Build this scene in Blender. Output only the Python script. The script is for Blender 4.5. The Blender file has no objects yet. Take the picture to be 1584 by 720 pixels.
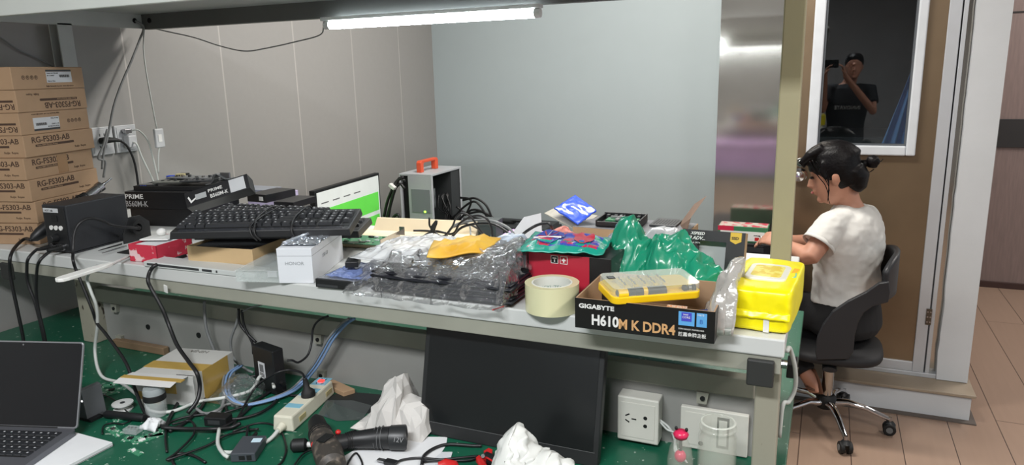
import bpy, bmesh, math, random
from mathutils import Vector, Matrix, Quaternion, noise
random.seed(7)
SC = bpy.context.scene
COL = SC.collection
PI = math.pi
R = math.radians

# ------------------------------------------------------------ camera
FPX, CXP, CYP, CAMZ = 1114.36, 792.0, 360.0, 1.65
_yaw, _pit, _rol = R(23.7815), R(12.6456), R(-1.4281)
_f = Vector((-math.sin(_yaw) * math.cos(_pit), math.cos(_yaw) * math.cos(_pit), -math.sin(_pit)))
_r = Vector((math.cos(_yaw), math.sin(_yaw), 0))
_u = _r.cross(_f)
CR = _r * math.cos(_rol) + _u * math.sin(_rol)
CU = _u * math.cos(_rol) - _r * math.sin(_rol)
CF = _f
cam_d = bpy.data.cameras.new('camera'); cam_d.sensor_width = 36; cam_d.lens = 36 * FPX / 1584
cam_d.clip_start = 0.02
cam = bpy.data.objects.new('camera', cam_d); COL.objects.link(cam)
_m = Matrix((CR, CU, -CF)).transposed().to_4x4(); _m.translation = (0, 0, CAMZ)
cam.matrix_world = _m
SC.camera = cam

# ------------------------------------------------------------ world, light, exposure
SC.view_settings.view_transform = 'Standard'
SC.view_settings.look = 'None'
SC.view_settings.exposure = 0.25
SC.view_settings.gamma = 1.0
SC.view_settings.use_curve_mapping = False
w = bpy.data.worlds.new('world'); SC.world = w; w.use_nodes = True
w.node_tree.nodes['Background'].inputs[0].default_value = (0.80, 0.88, 0.95, 1)
w.node_tree.nodes['Background'].inputs[1].default_value = 0.65

def area(name, loc, size, sy, power, col=(1, 1, 1), rot=(0, 0, 0)):
    l = bpy.data.lights.new(name, 'AREA'); l.shape = 'RECTANGLE'; l.size = size; l.size_y = sy
    l.energy = power; l.color = col
    o = bpy.data.objects.new(name, l); COL.objects.link(o); o.location = loc; o.rotation_euler = rot
    return o
area('ceiling_lamp_light', (-0.55, -0.55, 2.86), 1.2, 0.3, 78, (0.96, 0.98, 1.0))
area('opposite_tube_light', (-1.05, -2.2, 1.90), 1.1, 0.03, 8, (0.95, 0.98, 1.0))
area('ceiling_lamp_light', (1.5, 0.7, 2.86), 0.3, 1.2, 46, (1.0, 0.95, 0.9))
area('ceiling_lamp_light', (-0.9, 2.9, 2.86), 1.2, 0.3, 60, (1.0, 0.96, 0.9))
area('ceiling_lamp_light', (1.9, 4.9, 2.86), 0.3, 1.2, 46, (1.0, 0.95, 0.9))

# ------------------------------------------------------------ pixel helpers (measuring the photograph)
def ray(x, y):
    return CR * ((x - CXP) / FPX) + CU * ((CYP - y) / FPX) + CF
def S(x, y, z):
    d = ray(x, y); t = (z - CAMZ) / d.z
    return Vector((d.x * t, d.y * t, z))
def W(x, y, Y):
    d = ray(x, y); t = Y / d.y
    return Vector((d.x * t, Y, CAMZ + d.z * t))
def WX(x, y, X):
    d = ray(x, y); t = X / d.x
    return Vector((X, d.y * t, CAMZ + d.z * t))

# ------------------------------------------------------------ materials
def lin(c):
    c = c / 255.0
    return c / 12.92 if c <= 0.04045 else ((c + 0.055) / 1.055) ** 2.4
def rgb(r, g, b): return (lin(r), lin(g), lin(b), 1)
MC = {}
def mat(key, col, rough=0.5, metal=0.0, alpha=1.0, var=0.06, vs=8.0, bump=0.0, bs=60.0, emit=None, es=1.0,
        trans=0.0, coat=0.0, stretch=None, col2=None, thr=None):
    if key in MC: return MC[key]
    m = bpy.data.materials.new(key); m.use_nodes = True; nt = m.node_tree; N = nt.nodes; L = nt.links
    b = N['Principled BSDF']
    b.inputs['Roughness'].default_value = rough; b.inputs['Metallic'].default_value = metal
    b.inputs['Alpha'].default_value = alpha
    if trans: b.inputs['Transmission Weight'].default_value = trans; b.inputs['IOR'].default_value = 1.45
    if coat: b.inputs['Coat Weight'].default_value = coat
    c = rgb(*col)
    tc = N.new('ShaderNodeTexCoord'); mp = N.new('ShaderNodeMapping')
    L.new(tc.outputs['Object'], mp.inputs[0])
    if stretch: mp.inputs['Scale'].default_value = stretch
    nz = N.new('ShaderNodeTexNoise'); nz.inputs['Scale'].default_value = vs; nz.inputs['Detail'].default_value = 4
    L.new(mp.outputs[0], nz.inputs['Vector'])
    cr = N.new('ShaderNodeValToRGB'); L.new(nz.outputs['Fac'], cr.inputs[0])
    if col2 is None:
        lo = tuple(v * (1 - var) for v in c[:3]) + (1,); hi = tuple(min(1, v * (1 + var)) for v in c[:3]) + (1,)
        cr.color_ramp.elements[0].position = 0.3; cr.color_ramp.elements[1].position = 0.7
    else:
        lo = c; hi = rgb(*col2); t0, t1 = thr or (0.45, 0.55)
        cr.color_ramp.elements[0].position = t0; cr.color_ramp.elements[1].position = t1
    cr.color_ramp.elements[0].color = lo; cr.color_ramp.elements[1].color = hi
    L.new(cr.outputs[0], b.inputs['Base Color'])
    if bump:
        n2 = N.new('ShaderNodeTexNoise'); n2.inputs['Scale'].default_value = bs; n2.inputs['Detail'].default_value = 3
        L.new(mp.outputs[0], n2.inputs['Vector'])
        bp = N.new('ShaderNodeBump'); bp.inputs['Strength'].default_value = bump; bp.inputs['Distance'].default_value = 0.004
        L.new(n2.outputs['Fac'], bp.inputs['Height']); L.new(bp.outputs[0], b.inputs['Normal'])
    if emit:
        b.inputs['Emission Color'].default_value = rgb(*emit); b.inputs['Emission Strength'].default_value = es
    MC[key] = m
    return m

black = mat('black_plastic', (24, 25, 27), 0.45)
blackm = mat('matt_black', (16, 17, 18), 0.6)
cableb = mat('cable_black', (22, 22, 24), 0.45)
cablew = mat('cable_white', (190, 194, 190), 0.5)
cableg = mat('cable_grey', (120, 122, 122), 0.5)
cableblue = mat('cable_blue', (120, 150, 190), 0.5)
white = mat('white_plastic', (205, 207, 205), 0.4)
offwhite = mat('ivory_plastic', (205, 203, 186), 0.4)
steel = mat('steel', (170, 170, 172), 0.25, 1.0)
chrome = mat('chrome', (215, 215, 218), 0.08, 1.0)
paperw = mat('white_paper', (214, 216, 218), 0.7)
grey = mat('grey_plastic', (105, 107, 108), 0.5)
dgrey = mat('dark_grey_plastic', (52, 54, 56), 0.5)
red = mat('red_plastic', (190, 35, 35), 0.4)
inkw = mat('white_print', (225, 225, 222), 0.5)
inkb = mat('black_print', (35, 28, 22), 0.6)
blue = mat('blue_plastic', (40, 75, 190), 0.35)
clear = mat('clear_plastic', (225, 230, 232), 0.12, alpha=0.22)

# ------------------------------------------------------------ mesh builder
class MB:
    def __init__(s): s.v = []; s.f = []; s.mi = []; s.M = Matrix.Identity(4); s.cur = 0
    def m(s, i): s.cur = i; return s
    def at(s, loc=(0, 0, 0), rz=0, rx=0, ry=0):
        s.M = Matrix.Translation(loc) @ Matrix.Rotation(rz, 4, 'Z') @ Matrix.Rotation(ry, 4, 'Y') @ Matrix.Rotation(rx, 4, 'X'); return s
    def add(s, vs, fs):
        n = len(s.v); s.v += [s.M @ Vector(p) for p in vs]; s.f += [tuple(i + n for i in f) for f in fs]; s.mi += [s.cur] * len(fs); return s
    def box(s, x0, x1, y0, y1, z0, z1):
        return s.add([(x0, y0, z0), (x1, y0, z0), (x1, y1, z0), (x0, y1, z0), (x0, y0, z1), (x1, y0, z1), (x1, y1, z1), (x0, y1, z1)],
                     [(0, 3, 2, 1), (4, 5, 6, 7), (0, 1, 5, 4), (1, 2, 6, 5), (2, 3, 7, 6), (3, 0, 4, 7)])
    def frustum(s, x0, x1, y0, y1, z0, z1, ins, insy=None):
        i = ins; j = ins if insy is None else insy
        return s.add([(x0, y0, z0), (x1, y0, z0), (x1, y1, z0), (x0, y1, z0), (x0 + i, y0 + j, z1), (x1 - i, y0 + j, z1), (x1 - i, y1 - j, z1), (x0 + i, y1 - j, z1)],
                     [(0, 3, 2, 1), (4, 5, 6, 7), (0, 1, 5, 4), (1, 2, 6, 5), (2, 3, 7, 6), (3, 0, 4, 7)])
    def prism(s, poly, a, b, axis='z'):
        n = len(poly)
        def P(p, h):
            if axis == 'z': return (p[0], p[1], h)
            if axis == 'y': return (p[0], h, p[1])
            return (h, p[0], p[1])
        vs = [P(p, a) for p in poly] + [P(p, b) for p in poly]
        fs = [tuple(range(n))[::-1], tuple(range(n, 2 * n))] + [(i, (i + 1) % n, n + (i + 1) % n, n + i) for i in range(n)]
        return s.add(vs, fs)
    def cyl(s, p0, p1, r0, r1=None, n=16, caps=True):
        r1 = r0 if r1 is None else r1
        p0 = Vector(p0); p1 = Vector(p1); d = (p1 - p0).normalized(); a = d.orthogonal().normalized(); b = d.cross(a)
        vs = []
        for p, r in ((p0, r0), (p1, r1)):
            for i in range(n):
                t = 2 * PI * i / n; vs.append(p + (a * math.cos(t) + b * math.sin(t)) * r)
        fs = [(i, (i + 1) % n, n + (i + 1) % n, n + i) for i in range(n)]
        if caps: fs += [tuple(range(n))[::-1], tuple(range(n, 2 * n))]
        return s.add(vs, fs)
    def lathe(s, prof, n=28, c=(0, 0, 0)):
        vs = []; fs = []
        for r, z in prof:
            for i in range(n):
                t = 2 * PI * i / n; vs.append((c[0] + r * math.cos(t), c[1] + r * math.sin(t), c[2] + z))
        for k in range(len(prof) - 1):
            for i in range(n):
                j = (i + 1) % n; fs.append((k * n + i, k * n + j, (k + 1) * n + j, (k + 1) * n + i))
        return s.add(vs, fs)
    def loft(s, secs, n=16, caps=True):
        """secs: (centre, radius_a, radius_b[, a_dir]) rings along a path"""
        vs = []; fs = []; C = [Vector(q[0]) for q in secs]; up = None
        for k, q in enumerate(secs):
            d = (C[min(k + 1, len(C) - 1)] - C[max(k - 1, 0)]).normalized()
            if len(q) > 3: a = Vector(q[3])
            else: a = up if up is not None else d.orthogonal()
            a = (a - d * a.dot(d)).normalized(); up = a; b = d.cross(a)
            for i in range(n):
                t = 2 * PI * i / n; vs.append(C[k] + a * math.cos(t) * q[1] + b * math.sin(t) * q[2])
        for k in range(len(secs) - 1):
            for i in range(n):
                j = (i + 1) % n; fs.append((k * n + i, k * n + j, (k + 1) * n + j, (k + 1) * n + i))
        if caps: fs += [tuple(range(n))[::-1], tuple(range((len(secs) - 1) * n, len(secs) * n))]
        return s.add(vs, fs)
    def tube(s, pts, r, n=7, seg=6, smooth=True):
        P = catmull(pts, seg) if smooth and len(pts) > 2 else [Vector(p) for p in pts]
        return s.loft([(p, r, r) for p in P], n)
    def ell(s, c, rx, ry, rz, n=16, k=10):
        vs = []; fs = []
        for j in range(1, k):
            ph = PI * j / k
            for i in range(n):
                t = 2 * PI * i / n; vs.append((c[0] + rx * math.sin(ph) * math.cos(t), c[1] + ry * math.sin(ph) * math.sin(t), c[2] + rz * math.cos(ph)))
        top = len(vs); vs.append((c[0], c[1], c[2] + rz)); vs.append((c[0], c[1], c[2] - rz))
        for j in range(k - 2):
            for i in range(n):
                q = (i + 1) % n; fs.append((j * n + i, (j + 1) * n + i, (j + 1) * n + q, j * n + q))
        for i in range(n):
            q = (i + 1) % n; fs.append((top, i, q)); fs.append((top + 1, (k - 2) * n + q, (k - 2) * n + i))
        return s.add(vs, fs)
    def grid(s, fn, nu, nv):
        vs = [fn(i / nu, j / nv) for j in range(nv + 1) for i in range(nu + 1)]
        fs = [(j * (nu + 1) + i, j * (nu + 1) + i + 1, (j + 1) * (nu + 1) + i + 1, (j + 1) * (nu + 1) + i) for j in range(nv) for i in range(nu)]
        return s.add(vs, fs)
    def build(s, name, mats, parent=None, bevel=0, smooth=False, sub=0, solid=0, remesh=0, seg=2, label=None, kind=None):
        me = bpy.data.meshes.new(name)
        V = s.v; off = Vector((0, 0, 0))
        if parent is None and V:
            xs = [p.x for p in V]; ys = [p.y for p in V]; zs = [p.z for p in V]
            off = Vector(((min(xs) + max(xs)) / 2, (min(ys) + max(ys)) / 2, min(zs)))
        me.from_pydata([tuple(p - off) for p in V], [], s.f)
        if not isinstance(mats, (list, tuple)): mats = [mats]
        for m_ in mats: me.materials.append(m_)
        for p, i in zip(me.polygons, s.mi):
            p.material_index = min(i, len(mats) - 1); p.use_smooth = bool(smooth)
        bm = bmesh.new(); bm.from_mesh(me); bmesh.ops.recalc_face_normals(bm, faces=bm.faces)
        if smooth and smooth is not True:
            for e in bm.edges:
                if len(e.link_faces) == 2 and e.calc_face_angle(0) > smooth: e.smooth = False
        bm.to_mesh(me); bm.free()
        o = bpy.data.objects.new(name, me); COL.objects.link(o)
        if parent: o.parent = parent
        else: o.location = off
        if solid:
            q = o.modifiers.new('solid', 'SOLIDIFY'); q.thickness = solid
        if remesh:
            q = o.modifiers.new('remesh', 'REMESH'); q.mode = 'VOXEL'; q.voxel_size = remesh; q.use_smooth_shade = True
            q = o.modifiers.new('smooth', 'SMOOTH'); q.iterations = 6; q.factor = 0.6
        if bevel:
            q = o.modifiers.new('bevel', 'BEVEL'); q.width = bevel; q.segments = seg; q.limit_method = 'ANGLE'; q.angle_limit = R(35)
        if sub:
            q = o.modifiers.new('sub', 'SUBSURF'); q.levels = sub; q.render_levels = sub
        if label: o['label'] = label
        if kind: o['kind'] = kind
        return o

def catmull(pts, seg=6):
    P = [Vector(p) for p in pts]; P = [P[0] * 2 - P[1]] + P + [P[-1] * 2 - P[-2]]; out = []
    for i in range(1, len(P) - 2):
        a, b, c, d = P[i - 1:i + 3]
        for k in range(seg):
            t = k / seg
            out.append(0.5 * ((2 * b) + (c - a) * t + (2 * a - 5 * b + 4 * c - d) * t * t + (3 * b - a - 3 * c + d) * t ** 3))
    out.append(P[-2]); return out
def tag(o, label, cat, group=None, kind=None):
    o['label'] = label; o['category'] = cat
    if group: o['group'] = group
    if kind: o['kind'] = kind
    return o
def thing(name, label, cat, loc=(0, 0, 0), rz=0, group=None, rx=0, ry=0):
    o = bpy.data.objects.new(name, None); COL.objects.link(o); o.empty_display_size = 0.05
    o.location = loc; o.rotation_euler = (rx, ry, rz)
    return tag(o, label, cat, group)
def struct(o):
    o['kind'] = 'structure'; return o
def text(s, size, m, parent, loc, name='lettering', rx=PI / 2, rz=0, ry=0, sx=1.0, bold=0.0, align='LEFT', ext=0.0002, shear=0, sp=1.0):
    cu = bpy.data.curves.new('t', 'FONT'); cu.body = s; cu.size = size; cu.extrude = ext; cu.offset = bold; cu.align_x = align
    cu.shear = shear; cu.space_character = sp; cu.resolution_u = 3
    t = bpy.data.objects.new('t', cu); COL.objects.link(t)
    dg = bpy.context.evaluated_depsgraph_get()
    me = bpy.data.meshes.new_from_object(t.evaluated_get(dg)); me.name = name
    bpy.data.objects.remove(t)
    for v in me.vertices: v.co.x *= sx
    me.materials.clear(); me.materials.append(m)
    o = bpy.data.objects.new(name, me); COL.objects.link(o); o.parent = parent
    o.location = loc; o.rotation_euler = (rx, ry, rz)
    return o
def fr(A, B, z):
    a = S(*A, z); b = S(*B, z); d = b - a
    return a, math.atan2(d.y, d.x), d.length
def dup(o, parent=None):
    c = o.copy(); COL.objects.link(c); c.parent = parent
    for ch in list(o.children): dup(ch, c)
    return c
def cable(name, label, pts, r, m, cat='cable', group=None, n=7, seg=6):
    o = MB().tube(pts, r, n, seg).build(name, m, smooth=True)
    return tag(o, label, cat, group)
SH, DK = 1.18, 0.87      # shelf top, green desk top
# ------------------------------------------------------------ structure
LX, BY, SY = -2.42, 4.27, 3.90       # left wall, far board, steel room front
def seam_mat(key, col, axis, period, off, seamcol, wdt, rough=0.5, metal=0, cross=0, crossoff=0, var=0.06, vs=6, stretch=(1, 1, 1), bump=0, worldc=True, jitter=0.0):
    """flat colour with straight joints every period metres along an axis (object coordinates)"""
    m = bpy.data.materials.new(key); m.use_nodes = True; nt = m.node_tree; N = nt.nodes; L = nt.links
    b = N['Principled BSDF']; b.inputs['Roughness'].default_value = rough; b.inputs['Metallic'].default_value = metal
    g = N.new('ShaderNodeNewGeometry'); sp = N.new('ShaderNodeSeparateXYZ'); L.new(g.outputs['Position'], sp.inputs[0])
    def M(op, a, bb=None):
        q = N.new('ShaderNodeMath'); q.operation = op
        for i, x in enumerate((a, bb)):
            if x is None: continue
            if isinstance(x, (int, float)): q.inputs[i].default_value = x
            else: L.new(x, q.inputs[i])
        return q.outputs[0]
    ax = sp.outputs['XYZ'.index(axis)]
    t = M('DIVIDE', M('SUBTRACT', ax, off), period); fl = M('FLOOR', t); frc = M('FRACT', t)
    seam = M('LESS_THAN', frc, wdt / period)
    if cross:
        other = sp.outputs[1 if axis == 'X' else 0]
        t2 = M('DIVIDE', M('ADD', other, M('MULTIPLY', fl, crossoff)), cross); s2 = M('LESS_THAN', M('FRACT', t2), wdt / cross)
        seam = M('MAXIMUM', seam, s2); cell = M('ADD', fl, M('MULTIPLY', M('FLOOR', t2), 7.3))
    else: cell = fl
    wn = N.new('ShaderNodeTexWhiteNoise'); wn.noise_dimensions = '1D'; L.new(cell, wn.inputs['W'])
    mp = N.new('ShaderNodeMapping'); mp.inputs['Scale'].default_value = stretch; L.new(g.outputs['Position'], mp.inputs[0])
    nz = N.new('ShaderNodeTexNoise'); nz.inputs['Scale'].default_value = vs; nz.inputs['Detail'].default_value = 6; L.new(mp.outputs[0], nz.inputs['Vector'])
    c = rgb(*col)
    f = M('ADD', M('MULTIPLY', M('SUBTRACT', nz.outputs['Fac'], 0.5), var * 3), M('ADD', 1.0, M('MULTIPLY', M('SUBTRACT', wn.outputs['Value'], 0.5), jitter)))
    vm = N.new('ShaderNodeVectorMath'); vm.operation = 'SCALE'; vm.inputs[0].default_value = c[:3]; L.new(f, vm.inputs['Scale'])
    mx = N.new('ShaderNodeMix'); mx.data_type = 'RGBA'; L.new(seam, mx.inputs['Factor']); L.new(vm.outputs[0], mx.inputs['A']); mx.inputs['B'].default_value = rgb(*seamcol)
    L.new(mx.outputs['Result'], b.inputs['Base Color'])
    return m
floor_m = seam_mat('floor_planks', (148, 124, 107), 'X', 0.2085, -0.03, (70, 54, 46), 0.004, 0.42, 0, 2.4, 0.87, 0.05, 5, (9, 0.6, 1), jitter=0.06)
wall_m = seam_mat('wall_panels', (146, 144, 141), 'Y', 0.475, 0.53, (176, 172, 168), 0.006, 0.6, var=0.02, vs=40)
board_m = mat('pale_board', (160, 170, 172), 0.45, var=0.01)
hall_m = mat('hall_laminate', (126, 108, 103), 0.5, var=0.10, vs=14, stretch=(6, 6, 0.5))
whitewall = mat('painted_white', (196, 199, 201), 0.7, var=0.02, bump=0.1)
ceil_m = mat('ceiling_white', (190, 192, 192), 0.8)
steelwall = mat('brushed_steel_wall', (186, 182, 174), 0.11, 0.92, var=0.05, vs=5, bump=0.012, bs=5)
doorp = mat('brown_steel_door', (124, 106, 84), 0.34, 0.55, var=0.08, vs=4)
alu = mat('aluminium_frame', (186, 189, 193), 0.38, 0.3, var=0.03)
sillw = mat('sill_beige', (150, 136, 118), 0.5)
gap_m = mat('dark_joint', (40, 38, 36), 0.7)

struct(MB().box(-2.6, 5.0, -3.5, 6.3, -0.06, 0).build('floor', floor_m))
struct(MB().box(-2.6, 5.0, -3.5, 6.3, 2.9, 2.96).build('ceiling', ceil_m))
struct(MB().box(LX - 0.1, LX, -3.5, 4.45, 0, 2.9).build('wall_left', wall_m))
struct(MB().box(LX, -0.54, BY, BY + 0.08, 0, 2.9).build('wall_back', board_m))
struct(MB().box(-2.6, 5.0, 6.1, 6.2, 0, 2.9).build('wall_far', hall_m))
struct(MB().box(1.0, 5.0, 6.085, 6.0999, 1.035, 1.235).build('trim_1', mat('band_black', (38, 36, 36), 0.5), bevel=0.002))
struct(MB().box(0.7, 5.0, 6.08, 6.0999, 0, 0.045).build('baseboard_far', mat('baseboard_dark', (60, 38, 34), 0.5), bevel=0.002))
struct(MB().box(1.0, 5.0, 6.095, 6.0999, 1.955, 1.965).build('trim_2', gap_m))
struct(MB().box(-2.6, 5.0, -3.5, -3.4, 0, 2.9).build('wall_front', mat('front_wall', (150, 150, 150), 0.7)))
# steel clad room: front wall with a door opening, sides, back
mb = MB()
mb.box(-0.535, -0.172, SY, SY + 0.05, 0.135, 2.9)
mb.box(0.527, 0.56, SY - 0.06, SY + 0.05, 0.135, 2.9)
mb.box(-0.172, 0.527, SY, SY + 0.05, 2.2, 2.9)
mb.box(-0.535, -0.50, SY + 0.05, 5.3, 0.0, 2.9)
struct(mb.build('wall_steel', steelwall))
struct(MB().box(-0.5, 0.69, 5.25, 5.3, 0, 2.9).build('wall_inner', mat('inner_wall', (100, 102, 104), 0.7)))
# painted column with a ragged filler edge
poly = [(0.688, 0.14)]; zz = 0.14
for i in range(60):
    z = 0.14 + i * 2.76 / 59; poly.append((0.556 + 0.006 * noise.noise((z * 5, 1, 0)) + 0.003 * noise.noise((z * 17, 4, 0)), z))
poly.append((0.688, 2.9))
struct(MB().prism(poly, 3.79, 5.3, 'y').build('wall_column', whitewall))
struct(MB().box(-0.5, 0.69, 3.665, 3.9, 0.0, 0.122).build('trim_3', whitewall, bevel=0.002))
struct(MB().box(-0.5, 0.705, 3.648, 3.9, 0.122, 0.137).build('trim_4', sillw, bevel=0.003))
struct(MB().box(-0.5, 0.715, 3.63, 3.9, 0.0, 0.006).build('trim_5', mat('grout_grey', (92, 84, 78), 0.8)))
struct(MB().box(-0.172, 0.56, 3.80, 3.9, 0.137, 0.160).build('trim_6', alu, bevel=0.003))
# door
glass_m = bpy.data.materials.new('door_glass'); glass_m.use_nodes = True; _n = glass_m.node_tree.nodes; _l = glass_m.node_tree.links; _n.remove(_n['Principled BSDF'])
_t = _n.new('ShaderNodeBsdfTransparent'); _t.inputs[0].default_value = (.62, .66, .68, 1); _g = _n.new('ShaderNodeBsdfGlossy'); _g.inputs['Roughness'].default_value = .015; _g.inputs['Color'].default_value = (1, 1, 1, 1)
_x = _n.new('ShaderNodeMixShader'); _x.inputs[0].default_value = .08; _l.new(_t.outputs[0], _x.inputs[1]); _l.new(_g.outputs[0], _x.inputs[2]); _l.new(_x.outputs[0], _n['Material Output'].inputs['Surface'])
dr = bpy.data.objects.new('door_1', None); COL.objects.link(dr); dr['kind'] = 'structure'; dr.location = (0, 3.80, 0.16)
D0, D1 = -0.165, 0.503
mb = MB()
for x0, x1, z0, z1 in ((D0, -0.094, 0.05, 2.0), (0.371, D1 - 0.05, 0.05, 2.0), (-0.094, 0.371, 0.05, 1.08), (-0.094, 0.371, 1.95, 2.0)):
    mb.box(x0, x1, 0.010, 0.040, z0, z1)
mb.build('door_panel', doorp, dr)
mb = MB()
mb.box(D0, D0 + 0.012, 0, 0.045, 0.0, 2.04); mb.box(D1 - 0.05, D1, 0, 0.045, 0.0, 2.04)
mb.box(D0, D1 - 0.05, 0.0005, 0.0445, 0.0, 0.05); mb.box(D0, D1 - 0.05, 0.0005, 0.0445, 1.99, 2.04)
mb.build('door_frame', alu, dr, bevel=0.003)
MB().box(D1 + 0.006, 0.527, 0.002, 0.07, -0.02, 2.04).build('door_jamb', alu, dr, bevel=0.002)
MB().box(D1, D1 + 0.006, 0.02, 0.05, 0, 2.04).build('door_gap', gap_m, dr)
wf = MB()
for x0, x1, z0, z1 in ((-0.094, -0.045, 1.06, 1.98), (0.335, 0.375, 1.06, 1.98), (-0.045, 0.335, 1.06, 1.105), (-0.045, 0.335, 1.93, 1.98)):
    wf.box(x0, x1, -0.012, 0.03, z0, z1)
wf.build('window_frame', mat('window_frame_white', (200, 204, 208), 0.35), dr, bevel=0.006)
wi = MB()
for x0, x1, z0, z1 in ((-0.045, -0.036, 1.105, 1.93), (0.326, 0.335, 1.105, 1.93), (-0.036, 0.326, 1.105, 1.114)):
    wi.box(x0, x1, 0.0, 0.02, z0, z1)
wi.build('window_bead', mat('bead_dark', (88, 92, 96), 0.3), dr)
MB().box(-0.036, 0.326, 0.010, 0.016, 1.114, 1.93).build('window_pane', glass_m, dr)
h = MB(); h.box(0.488, 0.512, -0.006, 0.0, 0.25, 0.33)
hg = h.build('hinge', mat('hinge_bronze', (92, 84, 74), 0.35, 0.7), dr, bevel=0.001)
h = MB()
for i in range(3):
    for x in (0.494, 0.506): h.cyl((x, -0.006, 0.265 + i * 0.025), (x, -0.009, 0.265 + i * 0.025), 0.0035, n=10)
h.build('screw', steel, hg, smooth=R(40))
h = MB()
h.lathe([(0, 0), (0.034, 0), (0.034, 0.006), (0.014, 0.010), (0.012, 0.035), (0.026, 0.045), (0.030, 0.06), (0.022, 0.075), (0, 0.078)], 24)
for q in range(len(h.v)): v = h.v[q]; h.v[q] = Vector((-0.115 + v.x, -v.z, 0.955 + v.y))
h.build('door_knob', chrome, dr, smooth=R(50))
h = MB(); h.cyl((-0.115, 0, 1.02), (-0.115, -0.03, 1.02), 0.022, n=20); h.cyl((-0.115, -0.03, 1.02), (-0.115, -0.036, 1.02), 0.012, n=16)
h.build('door_lock', chrome, dr, smooth=R(40), bevel=0.002)
# inside the small room: shelf board and a blue curtain
c = MB()
def cur(u, v):
    z = 1.0 + .95 * v; xl = W(1362, 226, 3.97).x + (W(1424, 75, 3.97).x - W(1362, 226, 3.97).x) * (z - W(1362, 226, 3.97).z) / (W(1424, 75, 3.97).z - W(1362, 226, 3.97).z)
    return (min(xl, .385) + (.40 - min(xl, .385)) * u, 3.98 + .014 * math.sin(u * 20 + z * 3), z)
c.grid(cur, 60, 24)
tag(c.build('curtain', mat('curtain_blue', (120, 170, 225), 0.8), smooth=True, solid=0.002), 'blue curtain gathered at right behind the dark door window', 'curtain')
sf = MB(); sf.box(-0.45, 0.50, 4.55, 5.2, 1.19, 1.235); sf.box(-0.45, -0.42, 4.55, 5.2, 0, 1.19); sf.box(0.47, 0.50, 4.55, 5.2, 0, 1.19)
tag(sf.build('worktable', mat('inner_table', (150, 152, 152), 0.5), bevel=0.003), 'pale table top seen dimly through the dark door window', 'table')

# ------------------------------------------------------------ the double sided bench
benchm = mat('bench_enamel', (150, 150, 138), 0.45, var=0.05, vs=9, bump=0.05)
postm = mat('post_enamel', (158, 152, 122), 0.45, var=0.04, vs=7, bump=0.05)
legm = mat('post_scratched', (150, 147, 132), 0.5, col2=(60, 50, 42), vs=38, thr=(0.63, 0.67), bump=0.05, stretch=(1, 1, 0.55))
shelfm = mat('shelf_laminate', (200, 202, 200), 0.35, col2=(174, 174, 168), vs=7, thr=(0.60, 0.78))
greenm = mat('green_mat', (20, 84, 62), 0.35, col2=(140, 160, 146), vs=75, thr=(0.665, 0.69), bump=0.05)
bench = thing('workbench', 'long two tier workbench with white upper shelf and green desktop', 'workbench', (-1.2, 1.67, 0))
def L_(mb): 
    mb.M = Matrix.Translation((1.2, -1.67, 0)); return mb
L_(MB()).box(-2.38, -0.045, 1.27, 1.88, 1.146, SH).build('shelf_board', shelfm, bench, bevel=0.003)
L_(MB()).box(-2.36, -0.05, 1.274, 1.30, 1.113, 1.146).box(-2.36, -0.05, 1.85, 1.875, 1.113, 1.146).build('shelf_apron', benchm, bench, bevel=0.002)
L_(MB()).box(-2.40, -0.034, 0.42, 2.4, 0.845, DK).build('desktop', greenm, bench, bevel=0.002)
L_(MB()).box(-2.0, -0.10, 1.40, 1.43, 1.000, 1.042).build('back_rail', benchm, bench, bevel=0.003)
pn = L_(MB()).box(-1.98, -0.10, 1.41, 1.425, DK, 1.001).build('back_panel', mat('back_panel_grey', (140, 140, 136), 0.5, var=0.05, vs=5), bench)
for x in (-1.92, -1.17, -0.40 + 0.2):
    for z0, z1 in ((0.975, 1.0), (0.875, 0.90)):
        t = L_(MB()); t.prism([(x - 0.012, z0), (x + 0.008, z0 + 0.0), (x + 0.012, z1), (x - 0.012, z1)], 1.398, 1.41, 'y')
        t.m(1).cyl((x, 1.398, (z0 + z1) / 2), (x, 1.395, (z0 + z1) / 2), 0.005, n=12)
        t.build('panel_clip', [benchm, blackm], bench)
for x in (-1.80, -1.60): L_(MB()).cyl((x, 1.41, 0.94), (x, 1.408, 0.94), 0.008, n=16).build('panel_hole', blackm, bench)
pl_ = L_(MB()); pl_.box(-0.093, -0.050, 1.303, 1.345, DK, 1.113)
pl_.build('front_post', legm, bench, bevel=0.003)
L_(MB()).box(-2.06, -2.0, 1.385, 1.43, DK, 1.112).build('front_post', legm, bench, bevel=0.003)
for x0, x1 in ((-0.106, -0.060), (-2.195, -2.148)):
    L_(MB()).box(x0, x1, 1.262, 1.2735, 1.090, 1.140).build('corner_bracket', mat('bracket_black', (42, 43, 42), 0.6), bench, bevel=0.003)
L_(MB()).cyl((-0.053, 1.29, 1.128), (-0.040, 1.29, 1.128), 0.008, n=12).build('bolt', steel, bench)
up = L_(MB()); up.box(-0.101, -0.058, 1.65, 1.692, SH, 2.6); ur = up.build('upright_post', postm, bench, bevel=0.003)
up = L_(MB()); up.box(-2.345, -2.340, 1.658, 1.708, SH, 1.84); up.box(-2.385, -2.345, 1.700, 1.708, SH, 1.84); up.box(-2.385, -2.38, 1.658, 1.70, SH, 1.84)
up.build('upright_post', mat('post_grey', (168, 171, 168), 0.5), bench)
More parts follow.
